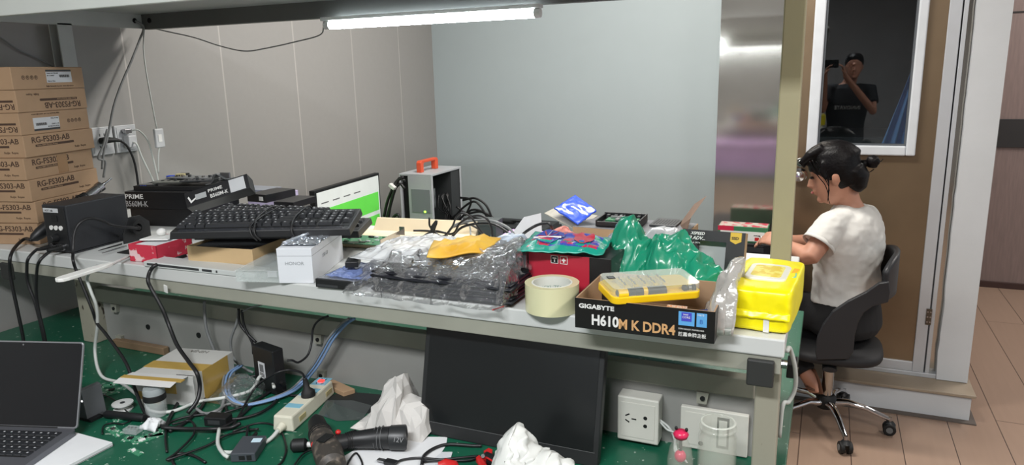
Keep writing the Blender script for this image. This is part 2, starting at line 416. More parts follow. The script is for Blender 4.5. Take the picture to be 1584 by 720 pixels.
# top shelf
oh = mat('top_shelf_enamel', (150, 152, 148), 0.5, var=0.03)
L_(MB()).box(-2.36, -0.04, 1.27, 1.285, 1.823, 1.90).build('top_shelf_edge', mat('shelf_edge_white', (205, 210, 205), 0.45, var=0.02), bench, bevel=0.002)
L_(MB()).box(-2.36, -0.04, 1.285, 2.02, 1.885, 1.90).build('top_shelf_board', mat('top_shelf_under', (165, 170, 168), 0.5, bump=0.2, bs=30), bench)
L_(MB()).box(-2.34, -0.05, 1.985, 1.99, 1.832, 1.885).box(-2.34, -0.05, 1.99, 2.015, 1.832, 1.837).build('top_shelf_beam', mat('beam_grey', (96, 98, 96), 0.5), bench)
L_(MB()).box(-2.345, -2.340, 1.285, 1.985, 1.835, 1.885).build('top_shelf_beam', mat('side_beam_grey', (172, 176, 172), 0.5), bench)
hm_ = mat('hole_black', (10, 10, 10), 0.9)
L_(MB()).cyl((-2.340, 1.955, 1.862), (-2.338, 1.955, 1.862), 0.009, n=16).build('cable_hole', hm_, bench); L_(MB()).cyl((-2.30, 1.985, 1.862), (-2.30, 1.983, 1.862), 0.009, n=16).build('cable_hole', hm_, bench)
# bench legs under the desktop
for x in (-0.12, -2.3):
    for y in (0.5, 1.65, 2.3): L_(MB()).box(x, x + 0.05, y, y + 0.05, 0, 0.845).build('leg', legm, bench)
# second desk along the back wall
dk2 = thing('work_desk', 'dark desk along the far wall carrying the computer tower and monitor', 'desk', (-1.2, 3.6, 0))
mb = MB(); mb.M = Matrix.Translation((1.2, -3.6, 0)); mb.prism([(-2.38, 3.15), (-1.52, 3.15), (-1.52, 4.24), (-2.38, 4.24)], 0.665, 0.69)
mb.build('desktop', mat('desk_dark', (40, 42, 44), 0.5), dk2, bevel=0.002)
for x, y in ((-2.3, 3.2), (-2.3, 4.1), (-1.6, 3.2), (-1.6, 4.1)):
    mb = MB(); mb.M = Matrix.Translation((1.2, -3.6, 0)); mb.box(x, x + 0.05, y, y + 0.05, 0, 0.665); mb.build('leg', benchm, dk2)

dk3 = thing('side_desk', 'dark desk against the steel wall where the seated person works', 'desk', (-0.35, 3.5, 0))
MB().box(-.27, .23, -.32, .38, .720, .745).build('desktop', MC['desk_dark'], dk3, bevel=0.002)
for x in (-.26, .18):
    for y in (-.31, .33): MB().box(x, x + .04, y, y + .04, 0, .72).build('leg', benchm, dk3)
# ------------------------------------------------------------ tube lamp
tl = thing('tube_lamp', 'slim lit tube lamp fixed under the rear beam of the top shelf', 'lamp', (-1.12, 1.955, 1.832))
MB().box(-0.385, 0.365, -0.012, 0.014, -0.0125, -0.001).build('housing', white, tl, bevel=0.002)
tube_m = mat('tube_glow', (255, 255, 255), 0.4, emit=(240, 250, 255), es=30.0, var=0)
MB().cyl((-0.355, 0, -0.026), (0.345, 0, -0.026), 0.0125, n=20).build('lamp_tube', tube_m, tl, smooth=R(40))
for x0, x1 in ((-0.375, -0.355), (0.345, 0.362)):
    MB().cyl((x0, 0, -0.025), (x1, 0, -0.025), 0.0135, n=16).build('end_cap', white, tl, smooth=R(40))
ot = thing('tube_lamp', 'lit tube lamp on the opposite bench behind the photographer, mirrored in the steel wall', 'lamp', (-1.05, -2.2, 1.96))
MB().box(-.56, .56, -.012, .012, -.013, 0).build('housing', white, ot, bevel=.002); MB().cyl((-.55, 0, -.026), (.55, 0, -.026), .0125, n=16).build('lamp_tube', tube_m, ot, smooth=R(40))
for x in (-.5, .5): MB().box(x - .01, x + .01, -.01, .01, 0, .94).build('hanger', grey, ot)
lc = thing('storage_bin', 'lilac storage bin on the far side of the bench, mirrored in the steel wall', 'bin', (-.66, 2.16, DK + .0004))
mb = MB(); mb.frustum(-.34, .34, -.14, .14, 0, .205, -.012, -.010); mb.build('body', mat('bin_lilac', (196, 160, 220), .5), lc, bevel=.004); MB().box(-.36, .36, -.158, .158, .205, .225).build('lid', MC['bin_lilac'], lc, bevel=.004)
# lit ceiling lamps of the room (above and behind the frame)
for x, y, a in ((-0.55, -0.55, 0), (1.5, 0.7, PI / 2), (-0.9, 2.9, 0), (1.9, 4.9, PI / 2)):
    c_ = thing('ceiling_lamp', 'flat ceiling lamp above %s' % {(-0.55): 'the photographer side of the bench', 1.5: 'the open floor', -0.9: 'the back desk', 1.9: 'the hallway'}[x], 'lamp', (x, y, 2.9), a, 'ceiling lamps')
    MB().box(-0.62, 0.62, -0.17, 0.17, -0.03, 0).build('lamp_body', white, c_, bevel=0.003)
# ------------------------------------------------------------ shelf, left part
def zt(p, y):
    c = Vector(p) - Vector((0, 0, CAMZ)); c1 = c.dot(CU); c2 = c.dot(CF); k = (CYP - y) / FPX
    return (k * c2 - c1) / (CU.z - k * CF.z)
def place3(o, P0, Px, Py):
    x = (Px - P0).normalized(); y = (Py - P0); y = (y - x * y.dot(x)).normalized(); z = x.cross(y)
    m = Matrix((x, y, z)).transposed().to_4x4(); m.translation = P0; o.matrix_world = m
    o.location = P0; o.rotation_euler = m.to_euler()
def folds(q, seed):
    """sharp straight creases: triangle waves in random directions, gently warped"""
    r_ = random.Random(seed * 31 + 5); wx = noise.noise(q * .45) * 1.2; s1 = s2 = 0
    for k in range(4):
        a = r_.uniform(0, PI); f_ = r_.uniform(.16, .34); t = (q.x * math.cos(a) + q.y * math.sin(a)) * f_ + wx * r_.uniform(.1, .5) + r_.random()
        s1 += abs((t % 1) - .5) * 4 - 1
    for k in range(3):
        a = r_.uniform(0, PI); f_ = r_.uniform(.5, .9); t = (q.x * math.cos(a) + q.y * math.sin(a)) * f_ + wx * r_.uniform(.2, .9) + r_.random()
        s2 += abs((t % 1) - .5) * 4 - 1
    return s1 * .5, s2 * .45
def heap(name, m, sil, Ym, Yf, Yb, z0, amp=0.006, fr_=30, nu=70, nv=34, p=2.2, seed=0, skew=0.0, xamp=None, parent=None, ang=50, **k):
    """crumpled sheet or bag: the silhouette is met at depth Ym, the body runs from Yf to Yb"""
    mb = MB(); xamp = amp if xamp is None else xamp; pts = [W(x, y, Ym) for x, y in sil]
    def at(u):
        t = u * (len(pts) - 1); i = min(int(t), len(pts) - 2); t -= i; t2 = t * t * (3 - 2 * t)
        return pts[i].x * (1 - t) + pts[i + 1].x * t, pts[i].z * (1 - t2) + pts[i + 1].z * t2
    vm = (Ym - Yf) / (Yb - Yf)
    def fn(u, v):
        x, zt_ = at(u)
        s = v / vm * 0.5 if v < vm else 0.5 + (v - vm) / (1 - vm) * 0.5
        e = (1 - abs(2 * s - 1) ** p)
        q = Vector((x * fr_, (Yf + (Yb - Yf) * v) * fr_, seed * 7.7))
        n1, n2 = folds(q, seed); n3 = noise.noise(q * 0.6 + Vector((4, 8, 2)))
        edge = min(1, 6 * e) * min(1, 14 * u + .1, 14 * (1 - u) + .1)
        z = z0 + max(0.0, (zt_ - z0)) * e + (n1 * amp + n2 * amp * 0.45) * edge * (0.4 + 0.6 * e) - amp * 0.6 * edge
        w_ = Yf + (Yb - Yf) * v + n3 * xamp * 1.5
        # ends narrow towards the silhouette plane
        cl = min(1, 0.35 + 5 * min(u, 1 - u)); w_ = Ym + (w_ - Ym) * cl
        return (x + n2 * xamp + skew * (s - .5), w_, max(z0 + 0.0004, z))
    mb.grid(fn, nu, nv)
    return mb.build(name, m, parent, smooth=R(ang), solid=-0.0006, **k)

def film_mat(key, base, body, streak, sc=26):
    """thin clear film: mostly see through, glossy by fresnel on a wrinkled normal"""
    m = bpy.data.materials.new(key); m.use_nodes = True; nt = m.node_tree; N = nt.nodes; L = nt.links; N.remove(N['Principled BSDF'])
    tc = N.new('ShaderNodeTexCoord'); n = N.new('ShaderNodeTexNoise'); n.inputs['Scale'].default_value = sc; n.inputs['Detail'].default_value = 2.5; n.inputs['Distortion'].default_value = .6
    mp = N.new('ShaderNodeMapping'); mp.inputs['Scale'].default_value = (1, 2.2, 1.6); mp.inputs['Rotation'].default_value = (.3, .2, .5); L.new(tc.outputs['Object'], mp.inputs[0]); L.new(mp.outputs[0], n.inputs['Vector'])
    bp = N.new('ShaderNodeBump'); bp.inputs['Strength'].default_value = 1.0; bp.inputs['Distance'].default_value = .010; L.new(n.outputs['Fac'], bp.inputs['Height'])
    tr = N.new('ShaderNodeBsdfTransparent'); gl = N.new('ShaderNodeBsdfGlossy'); gl.inputs['Roughness'].default_value = .07; gl.inputs['Color'].default_value = (1, 1, 1, 1); df = N.new('ShaderNodeBsdfDiffuse'); df.inputs['Color'].default_value = rgb(*base)
    fr2 = N.new('ShaderNodeFresnel'); fr2.inputs['IOR'].default_value = 1.55; L.new(bp.outputs[0], fr2.inputs['Normal']); L.new(bp.outputs[0], gl.inputs['Normal'])
    m1 = N.new('ShaderNodeMixShader'); m1.inputs[0].default_value = body; L.new(tr.outputs[0], m1.inputs[1]); L.new(df.outputs[0], m1.inputs[2])
    mu = N.new('ShaderNodeMath'); mu.operation = 'MULTIPLY_ADD'; mu.use_clamp = True; L.new(fr2.outputs[0], mu.inputs[0]); mu.inputs[1].default_value = streak; mu.inputs[2].default_value = -.02
    m2 = N.new('ShaderNodeMixShader'); L.new(mu.outputs[0], m2.inputs[0]); L.new(m1.outputs[0], m2.inputs[1]); L.new(gl.outputs[0], m2.inputs[2])
    L.new(m2.outputs[0], N['Material Output'].inputs['Surface']); MC[key] = m; return m
card = mat('cardboard_brown', (166, 136, 106), 0.7, var=0.04, vs=20)
cardlt = mat('cardboard_light', (196, 168, 126), 0.7, var=0.04, vs=20)
cardin = mat('cardboard_inside', (160, 132, 100), 0.8)
brownink = mat('brown_print', (72, 52, 40), 0.7)
labelm = mat('paper_label', (196, 198, 200), 0.6)

# --- stack of eight cartons
Pc = Vector((-2.124, 1.345, SH)); aR = R(104.4); BH = 0.0645; BL, BD = 0.275, 0.178
offs = [(0.0, 0.0), (0.004, 0.6), (-0.002, -0.4), (-0.006, 0.3), (0.002, -0.6), (0.0, 0.5), (0.002, 0.4), (0.0, -0.3)]
names = ['bottom', 'second from bottom', 'third from bottom', 'fourth from bottom', 'fifth from bottom', 'third from top', 'second from top', 'topmost']
def carton(i):
    dx, da = offs[i]
    kind = {7: 'label', 6: 'textflip', 5: 'labelflip'}.get(i, 'text')
    lab = {0: 'bottom brown cardboard carton of the tall stack, mostly behind the black rework station', 1: 'brown carton second from the bottom of the tall stack',
           2: 'brown carton third from the bottom of the tall stack, printed upright', 3: 'brown carton with a strip of shiny tape, fourth from bottom of the stack',
           4: 'brown carton with upright print right under the one with an upside-down label', 5: 'brown carton third from top with white label at left and icons',
           6: 'brown carton second from top with its model print upside down', 7: 'topmost brown carton of the stack with white barcode label'}[i]
    t = thing('cardboard_box', lab, 'box', (Pc.x + dx * .3, Pc.y + dx, SH + i * BH + 0.0002), aR + R(da), 'cartons stacked at the left end of the shelf')
    MB().box(0, BL, 0, BD, 0, BH - 0.0012).build('body', card, t, bevel=0.0018)
    MB().box(0.0, BL, 0.002, BD * .5, BH - 0.0014, BH - 0.0006).build('flap', card, t)
    fl = 'flip' in kind
    def T(s, size, x, z, mm=brownink, **k):
        if fl: return text(s, size, mm, t, (BL - x, -0.0003, BH - z), rx=-PI / 2, ry=0, rz=PI, **k)
        return text(s, size, mm, t, (x, -0.0003, z), **k)
    def rct(x0, x1, z0, z1, mm, name, e=0.0004):
        if fl: x0, x1, z0, z1 = BL - x1, BL - x0, BH - z1, BH - z0
        return MB().box(x0, x1, -e, 0.0, z0, z1).build(name, mm, t)
    if 'text' in kind:
        T('RG-FS303-AB', 0.024, 0.028, 0.040, sx=1.08, bold=0.0004)
        mb = MB(); x0, x1, z0, z1 = 0.04, 0.19, 0.0275, 0.0345
        if fl: x0, x1, z0, z1 = BL - x1, BL - x0, BH - z1, BH - z0
        q = (z1 - z0) / 2; pol = [(x0 + q - q * math.sin(a * PI / 6), (z0 + z1) / 2 + q * math.cos(a * PI / 6)) for a in range(7)] + [(x1 - q + q * math.sin(a * PI / 6), (z0 + z1) / 2 - q * math.cos(a * PI / 6)) for a in range(7)]
        mb.prism(pol, -0.0004, 0, 'y').build('print_bar', brownink, t)
        T('Reyee 300M Wireless Router', 0.0065, 0.046, 0.0290, card, ext=0.0005)
        T('Ruijie  Reyee', 0.009, 0.19, 0.012)
    else:
        rct(0.125, 0.225, 0.018, 0.050, labelm, 'white_label'); rct(0.125, 0.225, 0.0505, 0.056, dgrey, 'label_stripe')
        for k in range(22):
            if k % 3 != 1: rct(0.175 + k * 0.0018, 0.1762 + k * 0.0018, 0.034, 0.041, inkb, 'barcode', 0.0007) if k < 1 else None
        mb = MB()
        for k in range(16):
            x = 0.178 + k * 0.0024; wd = 0.0012 if k % 3 else 0.0018
            X0, X1, Z0, Z1 = x, x + wd, 0.033, 0.041
            if fl: X0, X1, Z0, Z1 = BL - X1, BL - X0, BH - Z1, BH - Z0
            mb.box(X0, X1, -0.0007, -0.0003, Z0, Z1)
        mb.build('barcode', inkb, t)
        T('Model  RG-FS303-AB', 0.005, 0.128, 0.044, inkb, ext=0.0005); T('SN  G1SK0Z7', 0.005, 0.128, 0.037, inkb, ext=0.0005); T('Made in China', 0.005, 0.128, 0.021, inkb, ext=0.0005)
        T('Ruijie Networks Co., Ltd.  www.ruijie.com.cn', 0.0058, 0.12, 0.006)
        for k in range(4):
            mb = MB(); cx, cz = 0.040 + k * 0.0155, 0.034
            if fl: cx, cz = BL - cx, BH - cz
            mb.lathe([(0.0042, 0), (0.0058, 0), (0.0058, 0.0004), (0.0042, 0.0004)], 16)
            for q in range(len(mb.v)): v = mb.v[q]; mb.v[q] = Vector((cx + v.x, -v.z, cz + v.y))
            mb.m(0).box(cx - 0.0015, cx + 0.0015, -0.0004, 0, cz - 0.002, cz + 0.003)
            mb.build('printed_icon', brownink, t)
    # print on the end face (local -x)
    up = i < 5
    if up:
        text('RG-FS303-AB', 0.022, brownink, t, (-0.0003, 0.150, 0.040), rx=PI / 2, rz=-PI / 2, sx=1.08, bold=0.0003)
        MB().box(-0.0004, 0, 0.05, 0.140, 0.029, 0.035).build('print_bar', brownink, t, bevel=0.0001)
        text('Ruijie  Reyee', 0.009, brownink, t, (-0.0003, 0.07, 0.012), rx=PI / 2, rz=-PI / 2)
    elif i < 7:
        text('RG-FS303-AB', 0.022, brownink, t, (-0.0003, 0.008, BH - 0.040), rx=-PI / 2, rz=PI / 2, sx=1.08, bold=0.0003)
        MB().box(-0.0004, 0, 0.012, 0.100, BH - 0.035, BH - 0.029).build('print_bar', brownink, t)
    else: text('Ruijie  Reyee', 0.009, brownink, t, (-0.0003, 0.09, 0.010), rx=PI / 2, rz=-PI / 2)
    if i == 3:
        MB().box(0.125, 0.165, -0.0008, -0.0004, 0.004, 0.060).build('tape_strip', mat('tape_brown', (150, 112, 72), 0.15, coat=0.6), t)
for i in range(8): carton(i)

# --- rework station
st = thing('rework_station', 'black box shaped soldering rework station with three white buttons', 'soldering station', (-1.91, 1.294, SH + .0003), R(93.5))
sb_ = mat('station_black', (36, 38, 42), 0.5, var=0.05, vs=20, bump=0.1, bs=300)
MB().box(0, 0.198, 0, 0.092, 0.004, 0.138).build('body', sb_, st, bevel=0.003)
MB().box(0.004, 0.20, -0.001, 0.0, 0.0, 0.004).build('base_rim', sb_, st)
MB().box(-0.002, 0, 0.006, 0.086, 0.01, 0.132).build('front_panel', black, st, bevel=0.001)
MB().box(-0.003, -0.002, 0.028, 0.084, 0.117, 0.129).build('name_label', labelm, st)
text('HOT AIR', 0.008, inkb, st, (-0.0032, 0.078, 0.1195), rx=PI / 2, rz=-PI / 2, name='label_print')
mb = MB().box(-0.0045, -0.002, 0.036, 0.056, 0.092, 0.108); mb.build('rocker_switch', blackm, st, bevel=0.001)
for k in range(3):
    MB().cyl((-0.002, 0.026 + 0.018 * k, 0.074), (-0.005, 0.026 + 0.018 * k, 0.074), 0.0065, n=20).build('button', inkw, st, smooth=R(40))
MB().cyl((-0.002, 0.050, 0.045), (-0.022, 0.050, 0.045), 0.012, 0.010, n=20).build('knob', black, st, smooth=R(40), bevel=0.001)
for y in (0.065, 0.028): MB().cyl((-0.002, y, 0.020), (-0.010, y, 0.020), 0.010, n=20).build('socket', steel, st, smooth=R(40))
for x, y in ((0.02, 0.015), (0.02, 0.077), (0.178, 0.015), (0.178, 0.077)): MB().cyl((x, y, 0.0002), (x, y, 0.004), 0.006, n=12).build('foot', blackm, st)
MB().cyl((0.15, -0.0005, 0.02), (0.15, -0.002, 0.02), 0.002, n=10).build('screw', steel, st)
# air gun behind the station
gh = [Vector((-2.075, 1.30, 1.215)), Vector((-2.060, 1.50, 1.322)), Vector((-2.055, 1.565, 1.357))]
d_ = (gh[1] - gh[0]).normalized(); L0 = (gh[1] - gh[0]).length
gun = thing('hot_air_gun', 'black hot air gun handle with silver nozzle leaning up beside the cartons', 'hot air gun', gh[0])
def gp(t): return d_ * t
MB().loft([(gp(-0.01), .006, .006), (gp(0.0), .013, .013), (gp(0.02), .019, .017), (gp(0.06), .022, .019), (gp(0.10), .019, .017), (gp(0.14), .018, .017), (gp(0.16), .022, .021), (gp(0.165), .020, .02)], 18).build('handle', black, gun, smooth=R(40))
for k in range(4): MB().loft([(gp(0.168 + k * .007), .021 - k * .001, .021 - k * .001), (gp(0.172 + k * .007), .021 - k * .001, .021 - k * .001)], 18).build('cooling_ring', blackm, gun, smooth=R(40))
MB().loft([(gp(0.166), .015, .015), (gp(0.235), .0145, .0145), (gp(0.236), .016, .016), (gp(0.25), .016, .016), (gp(0.251), .007, .007), (gp(0.262), .005, .005)], 20).build('steel_barrel', steel, gun, smooth=R(30))
MB().loft([(gp(0.262), .0035, .0035), (gp(0.29), .003, .003)], 12).build('nozzle_tip', chrome, gun, smooth=R(30))
def sw(L, Y):   # hanging part in front of the shelf
    return [W(x, y, Y) for x, y in L]
cable('gun_hose', 'black hose from the air gun handle hanging over the shelf end', [gp(-0.01) + gh[0], S(38, 370, 1.20), S(24, 382, 1.19)] + sw([(16, 398), (15.5, 420), (19, 443), (28, 485), (36, 525)], 1.235) + [W(38, 552, 1.24), Vector((-2.1, 1.30, 0.88))], 0.0048, cableb)
def plug_cable(nm, lab, y0, mid, hang):
    p0 = Vector((-1.915, 1.30, 1.20)) + Vector((-y0, 0, 0))
    t = thing('power_lead', lab, 'cable', p0)
    q = Vector((-0.01, -1, 0.0)).normalized()
    MB().loft([(q * 0.012 - Vector((0,0,0)), .0085, .0085), (q * 0.022, .0085, .0085), (q * 0.023, .0065, .0065), (q * 0.04, .006, .006), (q * 0.055, .004, .004)], 14).build('plug_sleeve', blackm, t, smooth=R(40))
    if y0 > 0.05: pass
    else: MB().loft([(q * 0.010, .0095, .0095), (q * 0.014, .0095, .0095)], 16).build('plug_collar', inkw, t, smooth=R(40))
    pts = [q * 0.05] + [P - p0 for P in mid + hang]
    MB().tube(pts, 0.0042, 8).build('cord', cableb, t, smooth=True)
plug_cable('a', 'black lead plugged into the station at its left socket, hanging to the laptop', 0.065, [S(56, 387, 1.195)], sw([(44, 400), (41.6, 414), (43, 438), (55, 471), (68, 527)], 1.228) + [W(70, 550, 1.24)])
plug_cable('b', 'black lead with white collar plugged into the right socket of the station', 0.025, [S(76, 390, 1.195)], sw([(62, 403), (57, 420), (57, 465), (69, 520)], 1.222) + [W(74, 550, 1.235)])
# round holder with a loop of cable beside the station
rh = thing('iron_holder', 'black round iron holder pressed against the right side of the station', 'holder', (-1.872, 1.475, SH + .0003))
mb = MB(); mb.lathe([(0.012, 0), (0.022, 0), (0.022, 0.014), (0.012, 0.014), (0.012, 0)], 28)
for q in range(len(mb.v)): v = mb.v[q]; mb.v[q] = Vector((v.z - .005, v.y, v.x + 0.042))
mb.build('ring', blackm, rh, smooth=R(40))
MB().prism([(-0.045, 0), (0.05, 0), (0.05, 0.05), (0.02, 0.075), (-0.02, 0.075), (-0.045, 0.03)], -0.008, -0.004, 'x').build('bracket', black, rh, bevel=0.001)
MB().cyl((-0.004, 0, 0.042), (0.035, -0.02, 0.046), 0.008, 0.006, n=14).build('sleeve', blackm, rh, smooth=R(40))
cable('iron_cable', 'black cable arching from the round holder down past the station front', [Vector((-1.838, 1.455, 1.226)), WX(175, 349, -1.86), WX(159, 342, -1.865), WX(140, 338, -1.87), WX(124, 345, -1.875), WX(115, 362, -1.88), WX(113, 392, -1.87)] + [S(113, 402, 1.188)] + sw([(117, 416), (127, 440), (143, 480), (150, 500)], 1.235) + [W(166, 520, 1.2), W(195, 562, 1.15), W(209, 603, 1.12), S(228, 645, .876), S(257, 663, .876)], 0.0042, cableb)
tr = MB().box(-1.80, -1.715, 1.345, 1.405, SH + .0002, SH + 0.003).build('tweezer_tray', black, bevel=0.001)
tag(tr, 'small flat black tray between station and pink box', 'tray')
for k, (a, b) in enumerate((((152, 388), (188, 378)), ((158, 392), (196, 381)))):
    p, q = S(*a, 1.188), S(*b, 1.188)
    tag(MB().loft([(p, .001, .001), (p.lerp(q, .4), .003, .0015), (q, .004, .002)], 8).build('tweezers', steel if k else black, smooth=R(40)), ('steel' if k else 'black') + ' tweezers lying on the small black tray', 'tweezers')

# --- pink red box, open, white lining
rbx = thing('small_open_box', 'torn pink red open box at the shelf front beside the station', 'box', (-1.587, 1.299, SH + .0003), R(-176))
redc = mat('pink_red_card', (196, 48, 70), 0.6, col2=(222, 190, 190), vs=24, thr=(0.57, 0.60))
mb = MB(); w_, d2, h_ = 0.095, 0.125, 0.047
for a in ((0, w_, 0, .002), (0, w_, -d2, -d2 + .002)): mb.box(a[0], a[1], a[2], a[3], 0, h_)
mb = MB()
for x0, x1, y0, y1 in ((0, w_, -0.002, 0), (0, w_, -d2, -d2 + .002), (0, .002, -d2, 0), (w_ - .002, w_, -d2, 0)): mb.box(x0, x1, y0, y1, 0, h_)
mb.box(0, w_, -d2, 0, 0, 0.002)
mb.build('body', redc, rbx)
MB().box(0.006, w_ - .006, -d2 + .006, -.006, 0.002, h_ - .004).build('white_liner', paperw, rbx, bevel=0.002)
wp = thing('plastic_pull_hook', 'white plastic hook with round knob lying on the pink box', 'hook', (-1.655, 1.37, SH + h_ + .001), R(20))
MB().prism([(-.04, -.03), (.04, -.03), (.035, .03), (-.03, .03)], 0, .004).build('plate', inkw, wp, bevel=0.001)
MB().ell((0.0, 0.012, 0.014), .013, .013, .011).build('knob', inkw, wp, smooth=True)

# --- two black mainboard boxes stacked, printed
def mobo(nm, lab, loc, rz, w_, d2, h_, big=True):
    t = thing('mainboard_box', lab, 'box', loc, rz, 'black mainboard boxes')
    MB().box(0, w_, 0, d2, 0, h_).build('carton', mat('glossy_black_card', (20, 21, 24), 0.35), t, bevel=0.0015)
    MB().box(-.0005, w_ + .0005, -.0005, d2 + .0005, h_ * .52, h_ * .53).build('lid_seam', blackm, t)
    if big:
        text('PRIME', 0.021, inkw, t, (0.0, -0.0006, 0.034), sx=1.25, bold=0.0002)
        text('B560M-K', 0.026, mat('grey_print', (165, 165, 165), .5), t, (-0.002, -0.0006, 0.008), sx=0.86, bold=0.0002)
    return t
mobo('a', 'lower black mainboard box in the stack behind the station', (-2.10, 1.64, SH + .0003), R(9), 0.245, 0.24, 0.057, False)
mobo('b', 'upper black box printed PRIME B560M-K lying flat behind the station', (-2.105, 1.632, SH + .0577), R(11), 0.235, 0.24, 0.057, True)
zt0 = SH + .1148
ty = thing('component_tray', 'black shallow tray of boards and brackets on top of the black boxes', 'tray', (-2.10, 1.665, zt0), R(12))
mb = MB()
tw, td = 0.30, 0.20
mb.box(0, tw, 0, td, 0, .003)
for x0, x1, y0, y1 in ((0, tw, -0.002, .002), (0, tw, td - .004, td), (0, .004, 0, td), (tw - .004, tw, 0, td)): mb.box(x0, x1, y0, y1, 0, .014)
mb.build('tray_body', black, ty, bevel=0.001)
gb = mat('board_grey', (96, 98, 92), 0.5, var=.2, vs=60)
spec = [('scrap_board', 'grey circuit board scrap lying across the component tray', 0.04, .04, .16, .09, .016, .004, gb, 8), ('scrap_board', 'long slotted grey plate at the back of the component tray', 0.05, .10, .20, .06, .024, .004, grey, -6),
        ('scrap_board', 'narrow dark board standing out of the tray right end', 0.15, .03, .13, .05, .022, .004, dgrey, 14), ('port_block', 'blue port block on the component tray', 0.035, .12, .03, .02, .016, .014, blue, 10),
        ('port_block', 'beige port block next to the blue one on the tray', 0.07, .12, .03, .022, .016, .02, mat('beige', (170, 160, 120), .5), 20), ('port_block', 'silver port block at the left front of the tray', 0.01, .012, .05, .03, .004, .012, steel, 12),
        ('port_block', 'small black port block behind the beige one', 0.062, .15, .03, .02, .016, .018, blackm, 4)]
for nm, lab, x, y, a, b, z, h_, mm, an in spec:
    P = Matrix.Translation((-2.10, 1.665, zt0)) @ Matrix.Rotation(R(12), 4, 'Z') @ Vector((x, y, z))
    t = thing(nm, lab, 'circuit board' if 'board' in nm else 'connector', P, R(12 + an))
    mb = MB().box(0, a, 0, b, 0, h_); mb.build('board' if 'board' in nm else 'shell', mm, t, bevel=.0008)
    if 'board' in nm:
        for k in range(6):
            MB().box(a * .1 + k * a * .14, a * .1 + k * a * .14 + .008, b * .3, b * .3 + .008, h_, h_ + .002 + .003 * (k % 3)).build('chip', [blackm, steel, dgrey][k % 3], t)
    else:
        for k in range(3): MB().box(.004 + k * .008, .009 + k * .008, -.0005, 0, .002, h_ - .003).build('slot', inkb if mm is not steel else blue, t)
# clip
hk = thing('metal_clip', 'curled grey metal bracket on the right of the component tray', 'bracket', (-1.86, 1.74, zt0 + .014), R(10))
mb = MB(); prof = [(0, 0), (.02, .004), (.035, .02), (.03, .032), (.045, .036), (.075, .02), (.09, .02)]
mb.prism(prof + [(x, z + .003) for x, z in prof[::-1]], 0, .03, 'y'); mb.build('bent_strip', grey, hk)
MB().box(.055, .09, .005, .012, .02, .042).build('slot_plate', steel, hk, bevel=.001)
# lilac and grey boxes behind
lil = thing('lilac_box', 'lilac box behind the component tray on the shelf', 'box', W(352, 350, 2.0).xyz * 1, R(6))
lil.location = (-1.86, 1.92, SH + .0003)
MB().box(0, .14, 0, .10, 0, .072).build('carton', mat('lilac_card', (178, 166, 196), .6), lil, bevel=.001)
MB().box(-.0004, .1404, -.0004, 0.1004, .05, .051).build('lid_seam', grey, lil)
mb = MB().box(-1.94, -1.80, 1.945, 2.03, SH + .0728, SH + .082); tag(mb.build('grey_sleeve', mat('sleeve_grey', (128, 132, 140), .4), bevel=.002), 'thin grey sleeve lying on the lilac box', 'sleeve')

# tilted printed box
tb = thing('mainboard_box', 'tilted black printed box with white sticker lying over the keyboards', 'box', (0, 0, 0), 0, 'black mainboard boxes')
P0 = W(289, 322, 1.56); P1 = W(387, 291, 1.66); P3 = W(283, 300, 1.575)
place3(tb, P0, P1, P3)
Lw = (P1 - P0).length; Lh = 0.05
MB().box(0, Lw, 0, Lh, -0.05, 0).build('carton', MC['glossy_black_card'], tb, bevel=0.0015)
MB().box(Lw * .70, Lw * .94, .004, Lh - .004, 0, .0004).build('white_sticker', labelm, tb)
text('PRIME', 0.014, inkw, tb, (Lw * .36, .028, .0003), rx=0, sx=1.2, bold=.0002); text('B560M-K', 0.017, inkw, tb, (Lw * .38, .008, .0003), rx=0, sx=.85, bold=.0002)
MB().box(Lw * .16, Lw * .33, .016, .034, 0, .0004).build('badge', mat('badge_grey', (170, 174, 174), .5), tb, bevel=.0001)
mb = MB(); mb.prism([(.008, .030), (.012, .034), (.018, .018), (.034, .026), (.032, .020), (.015, .010)], 0, .0004); mb.build('tick_emblem', inkw, tb)
b2 = thing('small_black_box', 'small black box with white square emblem behind the top keyboard', 'box', S(383, 312, 1.262), R(-4))
MB().box(0, .082, 0, .13, 0, .026).build('carton', MC['glossy_black_card'], b2, bevel=.001)
MB().box(.052, .070, -.0005, 0, .006, .019).build('emblem', inkw, b2, bevel=.002)
text('PRIME', .010, grey, b2, (.01, .02, .0262), rx=0)
b3 = thing('flat_black_box', 'flat plain black box behind the keyboards right of the emblem box', 'box', S(424, 322, 1.255), R(4))
MB().box(0, .072, 0, .12, 0, .020).build('carton', MC['glossy_black_card'], b3, bevel=.001)

